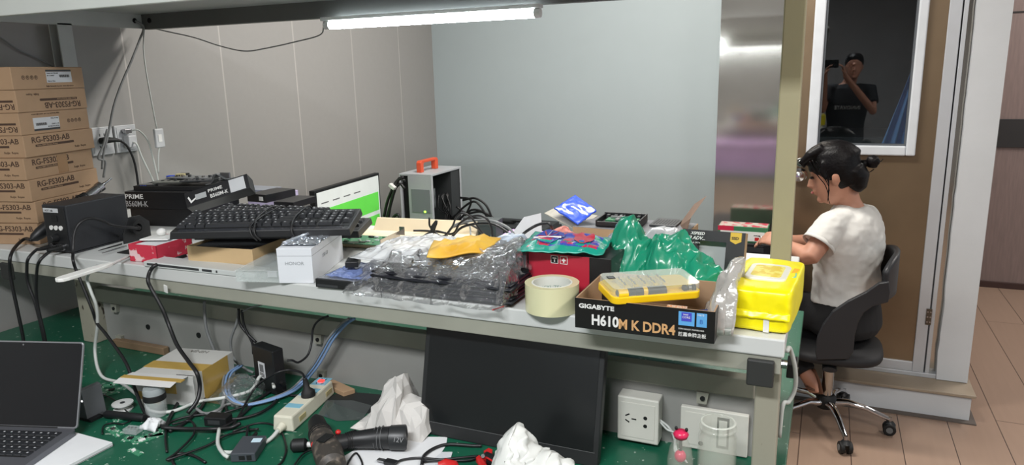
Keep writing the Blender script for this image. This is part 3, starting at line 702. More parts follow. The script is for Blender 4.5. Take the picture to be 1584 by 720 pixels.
# --- keyboards
keym = mat('key_black', (34, 36, 40), 0.45, var=.1); legend = mat('key_legend', (190, 192, 195), .5)
KBM = {}
def keymesh(wd, dp):
    k = (round(wd, 4), round(dp, 4))
    if k not in KBM:
        mb = MB(); mb.frustum(-wd / 2, wd / 2, -dp / 2, dp / 2, 0, .0075, .0025, .002)
        mb.m(1).box(-wd / 2 + .0045, -wd / 2 + .0085, .0008, .0042, .0075, .0077)
        o = mb.build('key', [keym, legend]); KBM[k] = o.data; bpy.data.objects.remove(o)
    return KBM[k]
rows = [[1, -1, 1, 1, 1, 1, -.5, 1, 1, 1, 1, -.5, 1, 1, 1, 1, -.25, 1, 1, 1], [1] * 13 + [2, -.25, 1, 1, 1, -.25, 1, 1, 1, 1], [1.5] + [1] * 12 + [1.5, -.25, 1, 1, 1, -.25, 1, 1, 1, 1],
        [1.75] + [1] * 11 + [2.25, -3.5, 1, 1, 1], [2.25] + [1] * 10 + [2.75, -1.25, 1, -1.25, 1, 1, 1, 1], [1.25, 1.25, 1.25, 6.25, 1.25, 1.25, 1.25, 1.25, -.25, 1, 1, 1, -.25, 2, 1]]
def keyboard(label, KW=.445, KD=.15, keys=True):
    t = thing('keyboard', label, 'keyboard', group='black computer keyboards')
    MB().frustum(0, KW, 0, KD, 0, .018, .003, .004).build('case', black, t, bevel=.002)
    MB().box(.006, KW - .006, .022, KD - .008, .018, .0187).build('key_well', blackm, t)
    MB().box(.02, KW - .02, .004, .018, .018, .0192).build('wrist_edge', mat('edge_gloss', (40, 42, 48), .25), t, bevel=.001)
    u = (KW - .016) / 22.6
    for r, row in enumerate(rows):
        x = .008; y = KD - .018 - r * .0185 - (.004 if r else 0)
        for wd in row:
            if wd < 0: x += -wd * u; continue
            o = bpy.data.objects.new('key', keymesh(wd * u - .0016, .0165)); COL.objects.link(o); o.parent = t
            o.location = (x + wd * u / 2, y, .0187); x += wd * u
    for k in range(3): MB().box(KW * .87 + k * .012, KW * .87 + k * .012 + .004, KD - .012, KD - .009, .018, .0186).build('status_light', mat('kb_led', (80, 84, 80), .3), t)
    return t
k2 = keyboard('black keyboard at the bottom of the keyboard pile, sticking out at right')
place3(k2, S(300, 372, 1.232), S(545, 369, 1.232), S(570, 330, 1.246) - (S(545, 369, 1.232) - S(300, 372, 1.232)) * .98)
k3 = keyboard('middle black keyboard of the pile with its back rows showing behind')
place3(k3, S(300, 352, 1.250), S(535, 366, 1.250), S(340, 307, 1.285))
k1 = keyboard('topmost black full size keyboard bound with its own cable')
zk = 1.268
place3(k1, S(262, 371, zk), S(541, 365, zk), S(290, 324, zk + .035))
print('kb1 w', (S(541, 365, zk) - S(262, 371, zk)).length, 'd', (S(290, 324, zk + .03) - S(262, 371, zk)).length)
print('kb3 w', (S(530, 343, 1.26) - S(290, 345, 1.26)).length)
M1 = Matrix.LocRotScale(k1.location, k1.rotation_euler, None)
def k1p(x, y, z): return M1 @ Vector((x, y, z))
for kx, dd in ((.205, .02), (.214, -.012), (.305, -.006)):
    cb_ = MB().tube([k1p(kx + .012, -.004, -.006), k1p(kx, -.005, .010), k1p(kx - .004, .01, .028), k1p(kx - .006 + dd * .5, .06, .031), k1p(kx + dd * .8, .10, .031), k1p(kx + dd + .01, .14, .030), k1p(kx + dd + .014, .156, .012), k1p(kx + dd + .014, .156, -.006)], .0024, 7)
    tag(cb_.build('keyboard_cable', cableb, smooth=True), {.205: 'black cable loop at the middle of the top keyboard, left strand', .214: 'black cable loop at the middle of the top keyboard, right strand', .305: 'black cable loop over the top keyboard near its number pad'}[kx], 'cable')

# --- brown open carton under the keyboards
ct = thing('open_carton', 'light brown open carton with grey foam under the keyboards', 'box', (-1.294, 1.332, SH + .0002), R(5.5))
cw, cd, ch = .20, .19, .052
mb = MB()
for x0, x1, y0, y1 in ((-cw, 0, 0, .0025), (-cw, 0, cd - .0025, cd), (-cw, -cw + .0025, .0025, cd - .0025), (-.0025, 0, .0025, cd - .0025)): mb.box(x0, x1, y0, y1, 0, ch)
mb.box(-cw, 0, 0, cd, 0, .002)
mb.build('carton', cardlt, ct, bevel=.0008)
MB().box(-cw + .012, -.012, .012, cd - .012, .002, .048).build('foam_block', mat('foam_grey', (58, 60, 64), .9, var=.15, vs=40, bump=.3, bs=200), ct, bevel=.002)
# what carries the keyboards behind the carton
bx = thing('plain_black_box', 'plain black box under the keyboard pile behind the open carton', 'box', (-1.60, 1.56, SH + .0003), R(12))
MB().box(0, .30, 0, .17, 0, .045).build('carton', MC['glossy_black_card'], bx, bevel=.001); MB().box(-.0004, .3004, -.0004, .1704, .028, .029).build('lid_seam', blackm, bx)

# --- white wand lamp
P = S(172, 409, 1.192); Q = S(88, 435, 1.192); Q2 = S(205, 394, 1.19)
wl = thing('wand_lamp', 'flat white plastic lamp bar sticking out over the shelf edge', 'lamp', P)
d = (Q - P).normalized(); n_ = Vector((-d.y, d.x, 0)); L1 = (Q - P).length
mb = MB(); pol = []
for t, hw in ((0, .006), (.02, .012), (.05, .0155), (L1 - .02, .0165), (L1 - .006, .013), (L1, .004)): pol.append((d * t + n_ * hw))
for t, hw in ((L1, .004), (L1 - .006, .013), (L1 - .02, .0165), (.05, .0155), (.02, .012), (0, .006)): pol.append((d * t - n_ * hw))
mb.prism([(p.x, p.y) for p in pol], -.004, .005).build('lamp_bar', mat('wand_white', (226, 226, 222), .35), wl, bevel=.002)
MB().loft([(Vector((0, 0, 0)), .005, .005), ((Q2 - P) * .5, .0035, .0035), ((Q2 - P), .003, .003)], 10).build('neck', white, wl, smooth=R(40))
cable('white_cable', 'white cord hanging from the lamp bar down across the green desk', [S(150, 412, 1.184), S(140, 420, 1.186)] + sw([(134.6, 432), (141, 452), (149, 474), (151, 503), (147, 545)], 1.235) + [W(157, 582, 1.2), S(187, 593, .876), S(212, 612, .876), S(232, 635, .876), S(266, 637, .876), S(307, 622, .878), S(345, 616, .885), S(387, 605, .89), S(402, 583, .91), S(418, 580, .90), S(424, 600, .90)], .0042, cablew)

# --- flat white device at the shelf edge with port slots
fd = thing('slim_white_device', 'slim white device with port slots lying along the shelf front', 'device', (-1.600, 1.268, SH + .0002), R(0.5))
MB().box(.0, .365, -.002, .055, 0, .013).build('case', mat('device_white', (198, 202, 200), .4), fd, bevel=.0015)
for x0, x1 in ((.012, .190), (.200, .232), (.245, .250)):
    MB().box(x0, x1, -.0026, -.0015, .004, .010).build('port_slot', dgrey, fd, bevel=.0004)

# --- clear plastic box, white printed box
cbx = thing('clear_plastic_case', 'low clear plastic case beside the white carton', 'case', S(366, 436, SH + .0003) , R(14))
mb = MB()
a_, b_, c_ = .118, .20, .026
for x0, x1, y0, y1, z0, z1 in ((0, a_, 0, .0015, 0, c_), (0, a_, b_ - .0015, b_, 0, c_), (0, .0015, 0, b_, 0, c_), (a_ - .0015, a_, 0, b_, 0, c_), (0, a_, 0, b_, 0, .0015)): mb.box(x0, x1, y0, y1, z0, z1)
mb.build('case_body', mat('milky_clear', (222, 230, 228), .12, alpha=.32), cbx)
MB().box(-.002, a_ + .002, -.002, b_ + .002, c_, c_ + .0025).build('case_lid', MC['milky_clear'], cbx, bevel=.001)
MB().box(a_ * .7, a_ * .9, -.005, -.002, c_ - .012, c_ + .002).build('latch', clear, cbx, bevel=.0008)
hb_ = thing('white_carton', 'white carton with small letters and a silvery bag lying on it', 'box', (-1.150, 1.258, SH + .0003), R(19))
hw, hd, hh = .083, .225, .083
MB().box(0, hw, 0, hd, 0, hh).build('carton', mat('carton_white', (216, 219, 224), .45, var=.01), hb_, bevel=.001)
MB().box(-.0004, hw + .0004, -.0004, hd + .0004, hh - .018, hh - .0175).build('lid_seam', grey, hb_)
text('HONOR', .011, mat('pale_print', (150, 154, 158), .5), hb_, (.018, -.0004, .044), sx=1.1)
text('X50 GT', .012, MC['pale_print'], hb_, (hw + .0004, .07, .044), rz=PI / 2)
silver = mat('silvery_film', (190, 196, 204), .18, .75, var=.3, vs=30, bump=.4, bs=30)
sbg = thing('antistatic_bag', 'silvery antistatic bag draped on the white carton', 'bag', (-1.150, 1.258, SH + hh + .0005), R(19))
MB().grid(lambda u, v: (.004 + .088 * u, .02 + .185 * v, .003 + .005 * abs(noise.noise((u * 6, v * 9, 2))) + .006 * abs(noise.noise((u * 14, v * 20, 5)))), 30, 50).build('film', silver, sbg, smooth=R(40), solid=-.0006)
MB().tube([(0.006, .03, .006), (.03, .08, .010), (.05, .13, .012), (.085, .19, .010)], .004, 8).build('rolled_edge', silver, sbg, smooth=True)

# --- drive and small connector
hd_ = thing('disk_drive', 'black disk drive lying flat at the shelf edge', 'hard drive', (-1.048, 1.262, SH + .0002), R(2))
MB().box(0, .105, 0, .10, 0, .020).build('drive_body', black, hd_, bevel=.001)
MB().box(.004, .06, -.0006, 0, .002, .008).build('connector_row', dgrey, hd_, bevel=.0004)
MB().box(.065, .085, -.0006, 0, .002, .009).build('power_port', blackm, hd_)
MB().box(.004, .101, .004, .096, .020, .0212).build('top_plate', mat('drive_plate', (190, 194, 200), .25, .8), hd_, bevel=.0005)
bl = mat('bluish_film', (130, 150, 205), .15, alpha=.45, bump=.3, bs=40)
tag(MB().grid(lambda u, v: (-1.03 + .13 * u, 1.275 + .12 * v, SH + .0235 + .010 * abs(noise.noise((u * 7, v * 7, 8))) + .006 * abs(noise.noise((u * 17, v * 15, 3)))), 30, 30).build('blue_film_bag', bl, smooth=R(40), solid=-.0005), 'thin bluish plastic bag lying on the disk drive', 'bag')
sc_ = thing('black_adapter', 'small black adapter resting on the bluish bag', 'adapter', S(534, 415, SH + .035), R(28))
MB().box(0, .030, 0, .05, 0, .013).build('adapter_body', black, sc_, bevel=.001)
for k in range(4): MB().box(.002, .028, .006 + k * .011, .012 + k * .011, .013, .0138).build('rib', blackm, sc_)

# --- circuit board on a beige tray
pt = thing('beige_tray', 'shallow beige plastic tray behind the white carton', 'tray', (-1.25, 1.60, SH + .0003), R(6))
bg = mat('tray_beige', (222, 204, 172), .45)
mb = MB(); mb.box(0, .36, .0, .19, 0, .012); mb.build('tray_base', bg, pt, bevel=.003)
mb = MB(); mb.prism([(.17, .010), (.20, .045), (.205, .045), (.195, .010)], 0.03, .36, 'x'); mb.build('raised_back', bg, pt, bevel=.001)
pb = thing('circuit_board', 'green circuit board with metal bracket on the beige tray', 'circuit board', (-1.275, 1.585, SH + .014), R(5))
MB().box(0, .18, 0, .10, 0, .002).build('board', mat('pcb_green', (58, 122, 86), .35, col2=(150, 170, 140), vs=90, thr=(.6, .65)), pb)
rnd = random.Random(3)
for k in range(16):
    x, y = rnd.uniform(.01, .16), rnd.uniform(.01, .085); a = rnd.uniform(.004, .014)
    MB().box(x, x + a, y, y + a * .7, .002, .002 + rnd.uniform(.001, .004)).build('chip', [blackm, steel, MC['pcb_green'], labelm][k % 4], pb)
mb = MB().box(.18, .182, -.005, .11, -.004, .018).box(.18, .196, .11, .112, .006, .03); mb.build('slot_bracket', steel, pb)
# ------------------------------------------------------------ shelf, middle and right part
def pillow(mb, x0, x1, y0, y1, z0, z1, p=6.0, cuts=12, amp=0.002, f=30, seed=0, flat=True):
    bm = bmesh.new(); bmesh.ops.create_cube(bm, size=2); bmesh.ops.subdivide_edges(bm, edges=bm.edges[:], cuts=cuts, use_grid_fill=True)
    hx, hy, hz = (x1 - x0) / 2, (y1 - y0) / 2, (z1 - z0) / 2; vs = []
    for v in bm.verts:
        c = v.co; s = 1 / (abs(c.x) ** p + abs(c.y) ** p + abs(c.z) ** p) ** (1 / p); q = c * s
        w_ = Vector(((x0 + x1) / 2 + q.x * hx, (y0 + y1) / 2 + q.y * hy, (z0 + z1) / 2 + q.z * hz))
        n = (1 - 2 * abs(noise.noise(w_ * f + Vector((seed, 0, 0))))) * amp + noise.noise(w_ * f * .4 + Vector((0, seed, 0))) * amp * 1.5
        w_ += c.normalized() * n
        if flat and w_.z < z0: w_.z = z0
        vs.append(w_)
    bm.verts.index_update(); fs = [tuple(v.index for v in f_.verts) for f_ in bm.faces]; bm.free()
    return mb.add(vs, fs)

# black sleeves under clear film
slv = mat('sleeve_black', (18, 20, 28), .35, var=.2, bump=.2, bs=60)
for k in range(8):
    z = SH + .001 + k * .0058; mb = MB()
    ph = k * 1.3
    mb.grid(lambda u, v: (-.905 + .005 * math.sin(ph) + .335 * u + .10 * v * 0, 1.272 + .006 * math.cos(ph * 2) + .20 * v, z + .0012 * (1 + math.sin(u * 9 + ph * .2)) + .0), 30, 4)
    o = mb.build('black_sleeve', slv, smooth=R(50), solid=-.004)
    tag(o, 'flat black sleeve in the pile wrapped in clear film at the shelf front', 'sleeve', 'black sleeves in clear film')
film = film_mat('clear_film', (226, 230, 234), .035, .6, 26)
milk = mat('milky_film', (226, 229, 231), .2, alpha=.62, bump=.7, bs=22, coat=.6)
tag(heap('clear_film_bag', film, [(560, 440), (568, 414), (582, 400), (612, 392), (650, 394), (700, 396), (745, 392), (780, 386), (803, 384), (809, 415)], 1.34, 1.24, 1.52, SH + .0005, amp=.008, fr_=60, seed=1, nu=90), 'wrinkled clear film bag wrapped around the black sleeves', 'bag')
tag(heap('milky_bag', milk, [(585, 388), (592, 376), (612, 370), (640, 366), (668, 367), (700, 380), (722, 392)], 1.46, 1.33, 1.58, SH + .055, amp=.007, fr_=55, seed=2), 'milky white plastic bag crumpled left of the yellow pouch', 'bag')
tag(heap('clear_bag', film, [(690, 398), (720, 385), (745, 380), (772, 378), (800, 372), (812, 385)], 1.42, 1.28, 1.56, SH + .05, amp=.009, fr_=60, seed=3), 'clear plastic bag crumpled under the right end of the yellow pouch', 'bag')
tag(heap('grey_blue_bag', mat('grey_blue_film', (170, 182, 196), .25, alpha=.8, bump=.5, bs=24), [(764, 376), (770, 366), (785, 362), (802, 363), (816, 372), (820, 384)], 1.60, 1.53, 1.68, SH + .0005, amp=.005, fr_=60, seed=4), 'pale grey blue bag lying behind the yellow pouch', 'bag')
yl = mat('yellow_pouch', (232, 186, 70), .5, col2=(214, 160, 40), vs=10, thr=(.45, .65), bump=.3, bs=40)
A, B, C_, D = S(660, 399, 1.262), S(748, 394, 1.262), S(775, 371, 1.268), S(671, 374, 1.268)
def pouch(u, v):
    p = A.lerp(B, u).lerp(D.lerp(C_, u), v); e = min(1, 5 * min(u, 1 - u)) * min(1, 4 * min(v, 1 - v))
    p.z += .010 * e + .006 * (1 - 2 * abs(noise.noise(Vector((u * 5, v * 4, 3))))) * e - .004 * math.sin(u * 6); return p
yp = MB().grid(pouch, 40, 24).build('yellow_pouch', yl, smooth=R(50), solid=-.0035); tag(yp, 'crumpled yellow padded pouch lying on top of the film bags', 'pouch')
tag(MB().tube([S(805, 446, SH + .004), S(802, 455, SH + .002), S(796, 466, SH + .002), S(780, 474, SH + .002), S(762, 480, SH + .002)], .0016, 6).build('red_string', red, smooth=True), 'short red string lying on the shelf left of the tape roll', 'string')

# red and black box
rb = thing('red_black_box', 'black box with plain red front panel and two small icons', 'box', (-.592, 1.385, SH + .0003), R(-3))
rw, rd, rh_ = .205, .15, .092
MB().box(0, rw, 0, rd, 0, rh_).build('carton', mat('box_black', (24, 24, 26), .4), rb, bevel=.0015)
MB().box(.020, .158, -.0006, 0, .012, rh_ - .001).build('red_panel', mat('panel_red', (176, 36, 56), .45), rb)
for k in range(2):
    x = .072 + k * .021; mb = MB()
    for a in ((x, x + .017, .071, .0722), (x, x + .017, .0868, .088), (x, x + .0012, .071, .088), (x + .0158, x + .017, .071, .088)): mb.box(a[0], a[1], -.0012, -.0006, a[2], a[3])
    ic = mb.build('icon_frame', inkw, rb)
    MB().box(x + .0012, x + .0158, -.0009, -.0006, .0722, .0868).build('icon_ground', [blackm, MC['panel_red']][k], rb)
    mb = MB()
    if k == 0: mb.prism([(x + .004, .084), (x + .013, .084), (x + .013, .081), (x + .0095, .081), (x + .0095, .0745), (x + .0075, .0745), (x + .0075, .081), (x + .004, .081)], -.0014, -.0009, 'y')
    else:
        mb.prism([(x + .007, .084), (x + .010, .084), (x + .010, .081), (x + .013, .081), (x + .013, .078), (x + .010, .078), (x + .010, .0745), (x + .007, .0745), (x + .007, .078), (x + .004, .078), (x + .004, .081), (x + .007, .081)], -.0014, -.0009, 'y')
    mb.build('icon', inkw, ic)
# candy bag
gt = mat('teal_film', (20, 150, 130), .25, bump=.3, bs=30); 
cp = mat('candy_print', (60, 70, 170), .2, col2=(190, 50, 80), vs=22, thr=(.5, .53)); 
A, B, C_, D = S(800, 391, SH + .098), S(932, 397, SH + .098), S(948, 373, SH + .098), S(828, 361, SH + .100)
def cb(u, v):
    p = A.lerp(B, u).lerp(D.lerp(C_, u), v); e = min(1, 5 * min(u, 1 - u)) * min(1, 4 * min(v, 1 - v))
    p.z += .003 + .014 * e + .005 * noise.noise(Vector((u * 7, v * 5, 1))); return p
cbt = thing('snack_bag', 'teal snack bag with blue and red print on the red and black box', 'bag', A)
mb = MB(); mb.M = Matrix.Translation(-A); mb.grid(cb, 40, 24).build('film', gt, cbt, smooth=R(50), solid=-.002)
def cb2(u, v): 
    p = cb(.08 + u * .84, .14 + v * .74); p.z += .0022; return p
mb = MB(); mb.M = Matrix.Translation(-A); mb.grid(cb2, 40, 24).build('printed_front', cp, cbt, smooth=True)
def disc(cu, cv, ru, rv, zz, m_, nm):
    pts = [(cu + ru * math.cos(a * PI / 10), cv + rv * math.sin(a * PI / 10)) for a in range(20)]; mb = MB(); mb.M = Matrix.Translation(-A)
    vs = []
    for u, v in [(cu, cv)] + pts:
        p = cb(u, v); p.z += zz; vs.append(p)
    mb.add(vs, [(0, 1 + i, 1 + (i + 1) % 20) for i in range(20)]); mb.build(nm, m_, cbt, smooth=True)
disc(.30, .45, .19, .28, .0045, mat('candy_blue', (45, 62, 160), .2), 'blue_disc'); disc(.72, .5, .12, .3, .0048, mat('candy_red', (190, 30, 60), .25), 'red_disc')
for k in range(7):
    a = k * PI / 6; mb = MB(); mb.M = Matrix.Translation(-A)
    p0 = cb(.30, .32); p1 = cb(.30 + .17 * math.cos(a), .32 + .36 * abs(math.sin(a)) ); p0.z += .0055; p1.z += .0055
    mb.loft([(p0, .0008, .0005), (p1, .0022, .0005)], 6); mb.build('ray', [inkw, red, MC['candy_red']][k % 3], cbt)

# things behind on the shelf
def slab(pts, Y, th, nm, m_, lab=None, cat=None, parent=None, dy=0.0):
    """flat sheet standing roughly at depth Y; dy leans the top back"""
    P = [W(x, y, Y) for x, y in pts]; zb = min(p.z for p in P)
    P2 = [p + Vector((0, (p.z - zb) * dy, 0)) for p in P]
    n = len(P); mb = MB(); mb.add(P2 + [p + Vector((0, th, 0)) for p in P2], [tuple(range(n)), tuple(range(n, 2 * n))[::-1]] + [(i, (i + 1) % n, n + (i + 1) % n, n + i) for i in range(n)])
    o = mb.build(nm, m_, parent)
    return tag(o, lab, cat) if lab else o
slab([(792, 360), (807, 338), (833, 332), (838, 372), (806, 378)], 1.76, .0015, 'white_card', paperw, 'white card with cut corner leaning behind the snack bag', 'card', dy=.2)
tag(heap('salmon_cloth', mat('salmon', (200, 126, 116), .8, bump=.3, bs=200), [(838, 366), (850, 356), (874, 351), (882, 356), (886, 368)], 1.72, 1.66, 1.78, SH + .0005, amp=.004, fr_=90, seed=5), 'small salmon pink cloth roll behind the snack bag', 'cloth')
cable('thick_lead', 'thick black lead arching over the white card', [S(800, 372, SH + .012), W(812, 360, 1.70), W(830, 349, 1.70), W(845, 346, 1.70), W(853, 351, 1.70), S(858, 372, SH + .006)], .004, cableb)
# tangle of leads behind the pouch
rnd = random.Random(11)
tang = [([(664, 337), (666, 352), (684, 366), (699, 352), (706, 336), (716, 330), (730, 338), (744, 358), (760, 372)], cableb, .0028, 'black lead looping left of the pale arch'),
        ([(648, 370), (672, 358), (700, 362), (712, 345), (735, 334), (752, 338), (760, 352), (762, 372)], cableb, .0032, 'black lead ending right of the pouch'),
        ([(690, 366), (702, 350), (728, 342), (760, 342), (785, 352), (798, 366)], cableg, .0036, 'grey lead arching widest above the pouch'),
        ([(698, 368), (715, 352), (740, 346), (765, 348), (788, 362), (800, 372)], cableb, .0036, 'black lead hugging the grey arch'),
        ([(722, 340), (727, 352), (728, 366)], cablew, .0024, 'short pale lead dropping behind the pouch'),
        ([(758, 344), (761, 356), (760, 370)], cablew, .0024, 'short pale lead dropping right of the tangle'),
        ([(700, 352), (720, 346), (742, 356), (750, 370)], cableb, .003, 'short black lead in the middle of the tangle'),
        ([(640, 366), (655, 362), (668, 364), (690, 372)], cableb, .003, 'black lead lying on the beige tray edge')]
for k, (L, m_, r_, lab) in enumerate(tang):
    Y = 1.66 + .016 * k
    pts = [W(x, y, Y + .01 * math.sin(i)) for i, (x, y) in enumerate(L)]
    for p in pts: p.z = max(p.z, SH + .004 if p.x > -.88 else SH + .02)
    cable('tangled_lead', lab, pts, r_, m_, group=None)
pg = thing('lead_plug', 'small black plug hanging in the cable tangle', 'plug', W(668, 352, 1.66))
MB().loft([((0, 0, -.02), .005, .004), ((.004, 0, 0), .008, .006), ((.012, 0, .012), .006, .005), ((.016, 0, .02), .003, .003)], 10).build('plug_body', blackm, pg, smooth=R(40))
MB().box(-.006, .006, -.002, .002, -.032, -.02).build('plug_tip', steel, pg)
db = thing('dark_box', 'dark grey box standing among the leads behind the pouch', 'box', (-.90, 1.80, SH + .0003), R(5))
MB().box(0, .055, 0, .06, 0, .055).build('carton', mat('dark_green_grey', (44, 54, 54), .5), db, bevel=.001); MB().box(-.0004, .0554, -.0004, .0604, .04, .0405).build('lid_seam', black, db)

# open carton with its two flaps at the back, things on it
oc = thing('flapped_carton', 'grey topped carton with raised side flaps at the back of the shelf', 'box', (-.640, 1.875, SH + .0003), R(-3))
ocw, ocd, och = .315, .16, .040
MB().box(0, ocw, 0, ocd, 0, och - .001).build('carton', cardin, oc, bevel=.001)
MB().box(.003, ocw - .003, .001, ocd - .003, och - .001, och).build('grey_top', mat('grey_top', (104, 104, 108), .4), oc)
mb = MB(); mb.M = Matrix.Rotation(R(3), 4, 'Z') @ Matrix.Translation((.640, -1.875, -SH))
P = [W(890, 355, 1.88), W(842, 330, 1.92), W(858, 322, 2.03), W(925, 334, 2.03)]
mb.add(P + [p - Vector((0, 0, .002)) for p in P], [(0, 1, 2, 3), (7, 6, 5, 4), (0, 4, 5, 1), (1, 5, 6, 2), (2, 6, 7, 3), (3, 7, 4, 0)]); mb.build('flap', mat('flap_beige', (160, 156, 144), .6), oc)
mb = MB(); mb.M = Matrix.Rotation(R(3), 4, 'Z') @ Matrix.Translation((.640, -1.875, -SH))
P = [W(1062, 358, 1.88), W(1066, 340, 1.88), W(1092, 304, 1.93), W(1074, 316, 2.0), W(1046, 354, 2.02)]
mb.add(P + [p + Vector((.002, 0, .001)) for p in P], [(0, 1, 2, 3, 4), (9, 8, 7, 6, 5)] + [(i, (i + 1) % 5, 5 + (i + 1) % 5, 5 + i) for i in range(5)]); mb.build('flap', mat('flap_brown', (120, 96, 80), .7), oc)
# blue bag
bb = MB(); A, B, C_, D = W(894, 352, 1.885), W(923, 330, 1.94), W(890, 306, 2.03), W(857, 327, 1.93)
def bf(u, v):
    p = A.lerp(B, u).lerp(D.lerp(C_, u), v); p.z += .006 + .008 * math.sin(PI * u) * math.sin(PI * v) + .003 * noise.noise(Vector((u * 6, v * 6, 5))); return p
bb.grid(bf, 24, 24); tag(bb.build('blue_pouch', mat('blue_film', (48, 84, 205), .25, var=.1, bump=.3, bs=30), smooth=R(50), solid=-.003), 'shiny blue plastic pouch leaning on the left carton flap', 'pouch')
# drive bay
dbx = thing('drive_bay', 'black open drive bay frame with green boards inside', 'drive bay', S(921, 350, SH + .042), R(1))
mb = MB(); qw, qd = .125, .10
mb.box(0, qw, 0, qd, 0, .003)
for a in ((0, qw, 0, .004, .014), (0, qw, qd - .004, qd, .022), (0, .004, 0, qd, .018), (qw - .004, qw, 0, qd, .022)): mb.box(a[0], a[1], a[2], a[3], 0, a[4])
mb.build('frame', black, dbx, bevel=.0008)
for k, (x, y) in enumerate(((.02, .03), (.075, .03))): MB().box(x, x + .035, y, y + .04, .003, .013).build('board', MC['pcb_green'], dbx)
for k in range(5): MB().box(.012 + k * .022, .020 + k * .022, .075, .09, .003, .018).build('rib', dgrey, dbx)
mb = MB().box(.03, .09, .05, .06, .016, .020).box(.05, .06, .02, .09, .014, .018); mb.build('bracket', grey, dbx)
vp = thing('vent_panel', 'black slotted vent plate on the right part of the grey topped carton', 'panel', S(1004, 350, SH + .042), R(-2))
MB().box(0, .072, 0, .10, 0, .004).build('plate', dgrey, vp)
for k in range(8): MB().box(.006 + k * .008, .010 + k * .008, .02, .08, .004, .0046).build('slot', blackm, vp)
tag(heap('silvery_bag', silver, [(935, 372), (945, 362), (960, 357)], 1.72, 1.66, 1.78, SH + .04, amp=.004, fr_=70, nu=24, nv=20, seed=6), 'pale silvery bag corner left of the green bag top', 'bag')
tag(heap('silvery_bag', mat('foil_light', (186, 188, 190), .2, .3, bump=.5, bs=40), [(994, 362), (1010, 353), (1028, 349), (1042, 352), (1052, 360)], 1.74, 1.68, 1.80, SH + .0005, amp=.004, fr_=70, nu=34, nv=20, seed=7), 'crumpled pale foil bag behind the dip of the green bag', 'bag')
# big green bag
gm = mat('green_film', (22, 136, 104), .28, bump=.5, bs=18, var=.12, coat=.3)
g1 = heap('green_plastic_bag', gm, [(941, 432), (944, 395), (947, 366), (955, 342), (966, 332), (977, 338), (986, 350), (997, 364), (1008, 370), (1014, 357), (1024, 351), (1036, 357), (1050, 360), (1062, 370), (1076, 386), (1092, 398), (1108, 408), (1119, 414), (1120, 426)],
          1.51, 1.405, 1.60, SH + .0005, amp=.012, fr_=55, seed=8, nu=120, nv=56, p=1.7, xamp=.006, ang=24)
tag(g1, 'large crumpled green plastic bag behind the yellow screwdriver case', 'bag')

# printed black box with window (leaning)
sd = thing('window_box', 'black printed display box with yellow tab and empty window', 'box', (-.291, 1.600, SH + .0003), R(-3.5), rx=R(-14))
sw_, sh2 = .138, .112
fm = mat('box_front_black', (22, 22, 23), .35)
mb = MB()
for x0, x1, z0, z1 in ((0, sw_, .088, sh2), (0, sw_, 0, .018), (0, .034, .018, .088), (.098, sw_, .018, .088)): mb.box(x0, x1, 0, .030, z0, z1)
mb.build('carton', fm, sd); MB().box(.034, .098, .026, .029, .018, .088).build('inner_card', mat('inner_white', (176, 178, 178), .6), sd)
MB().prism([(.106, sh2 - .0005), (.130, sh2 - .0005), (.130, .092), (.118, .086), (.106, .092)], -.0008, 0, 'y').build('yellow_tab', mat('tab_yellow', (206, 170, 40), .4), sd)
text('SSD', .0085, inkb, sd, (.109, -.001, .096), sx=1.1, bold=.0003)
text('XSPEED', .009, inkw, sd, (.018, -.0004, .101), sx=1.0, bold=.0002, shear=.3); text('S3 ADV...', .0105, inkw, sd, (.010, -.0004, .090), sx=1.0, bold=.0002, shear=.3); text('2.5 inch SATA', .005, inkw, sd, (.012, -.0004, .081))
MB().box(sw_, sw_ + .0006, .001, .029, 0, sh2).build('brown_side', cardin, sd)

# tape roll
tp = thing('tape_roll', 'wide roll of clear yellowish packing tape standing at the shelf edge', 'tape', (-.487, 1.297, SH + .0003))
tm = mat('tape_clear_yellow', (214, 212, 172), .18, var=.03, coat=.5)
MB().lathe([(.041, .0005), (.0545, 0), (.0545, .056), (.041, .0555)], 56).build('tape_winding', tm, tp, smooth=R(40))
MB().lathe([(.041, .0005), (.041, .0560), (.0375, .0560), (.0375, .0005), (.041, .0005)], 56).build('core', mat('core_white', (206, 208, 200), .6), tp, smooth=R(40))
MB().lathe([(.0376, .001), (.0, .0012)], 40).build('core_floor', MC['core_white'], tp) if False else None
for k, (s_, a0) in enumerate((('MACOWORIN', 60), ('KOYUZEN', 150), ('MACOWORIN', -60))):
    for i, chh in enumerate(s_):
        a = R(a0 - i * 11)
        text(chh, .011, mat('core_print', (110, 140, 130), .6), tp, (.0371 * math.cos(a), .0371 * math.sin(a), .030), rx=PI / 2, rz=a - PI / 2 , name='core_letter')

# open black printed carton lid
gg = thing('printed_carton_tray', 'black open carton printed GIGABYTE H610M K DDR4', 'box', (-.409, 1.2105, SH + .0003), R(0.3))
gw, gd, gh_ = .2515, .185, .058
mb = MB()
for a in ((0, gw, 0, .003), (0, .003, 0.003, gd), (gw - .003, gw, .003, gd), (.003, gw - .003, gd - .003, gd)): mb.box(a[0], a[1], a[2], a[3], 0, gh_)
mb.box(0, gw, 0, gd, 0, .002); mb.build('carton', card, gg, bevel=.0006)
mb = MB(); mb.box(0, gw, -.0006, 0, 0, gh_).box(gw, gw + .0006, 0, gd, 0, gh_).box(-.0006, 0, 0, gd, 0, gh_); mb.build('black_print_cover', mat('carton_black', (20, 20, 21), .3), gg)
text('GIGABYTE', .0115, inkw, gg, (.007, -.0009, .040), sx=1.25, bold=.0004)
gold = mat('gold_print', (206, 160, 110), .4)
text('H610', .027, inkw, gg, (.031, -.0009, .010), sx=.86, bold=.0009)
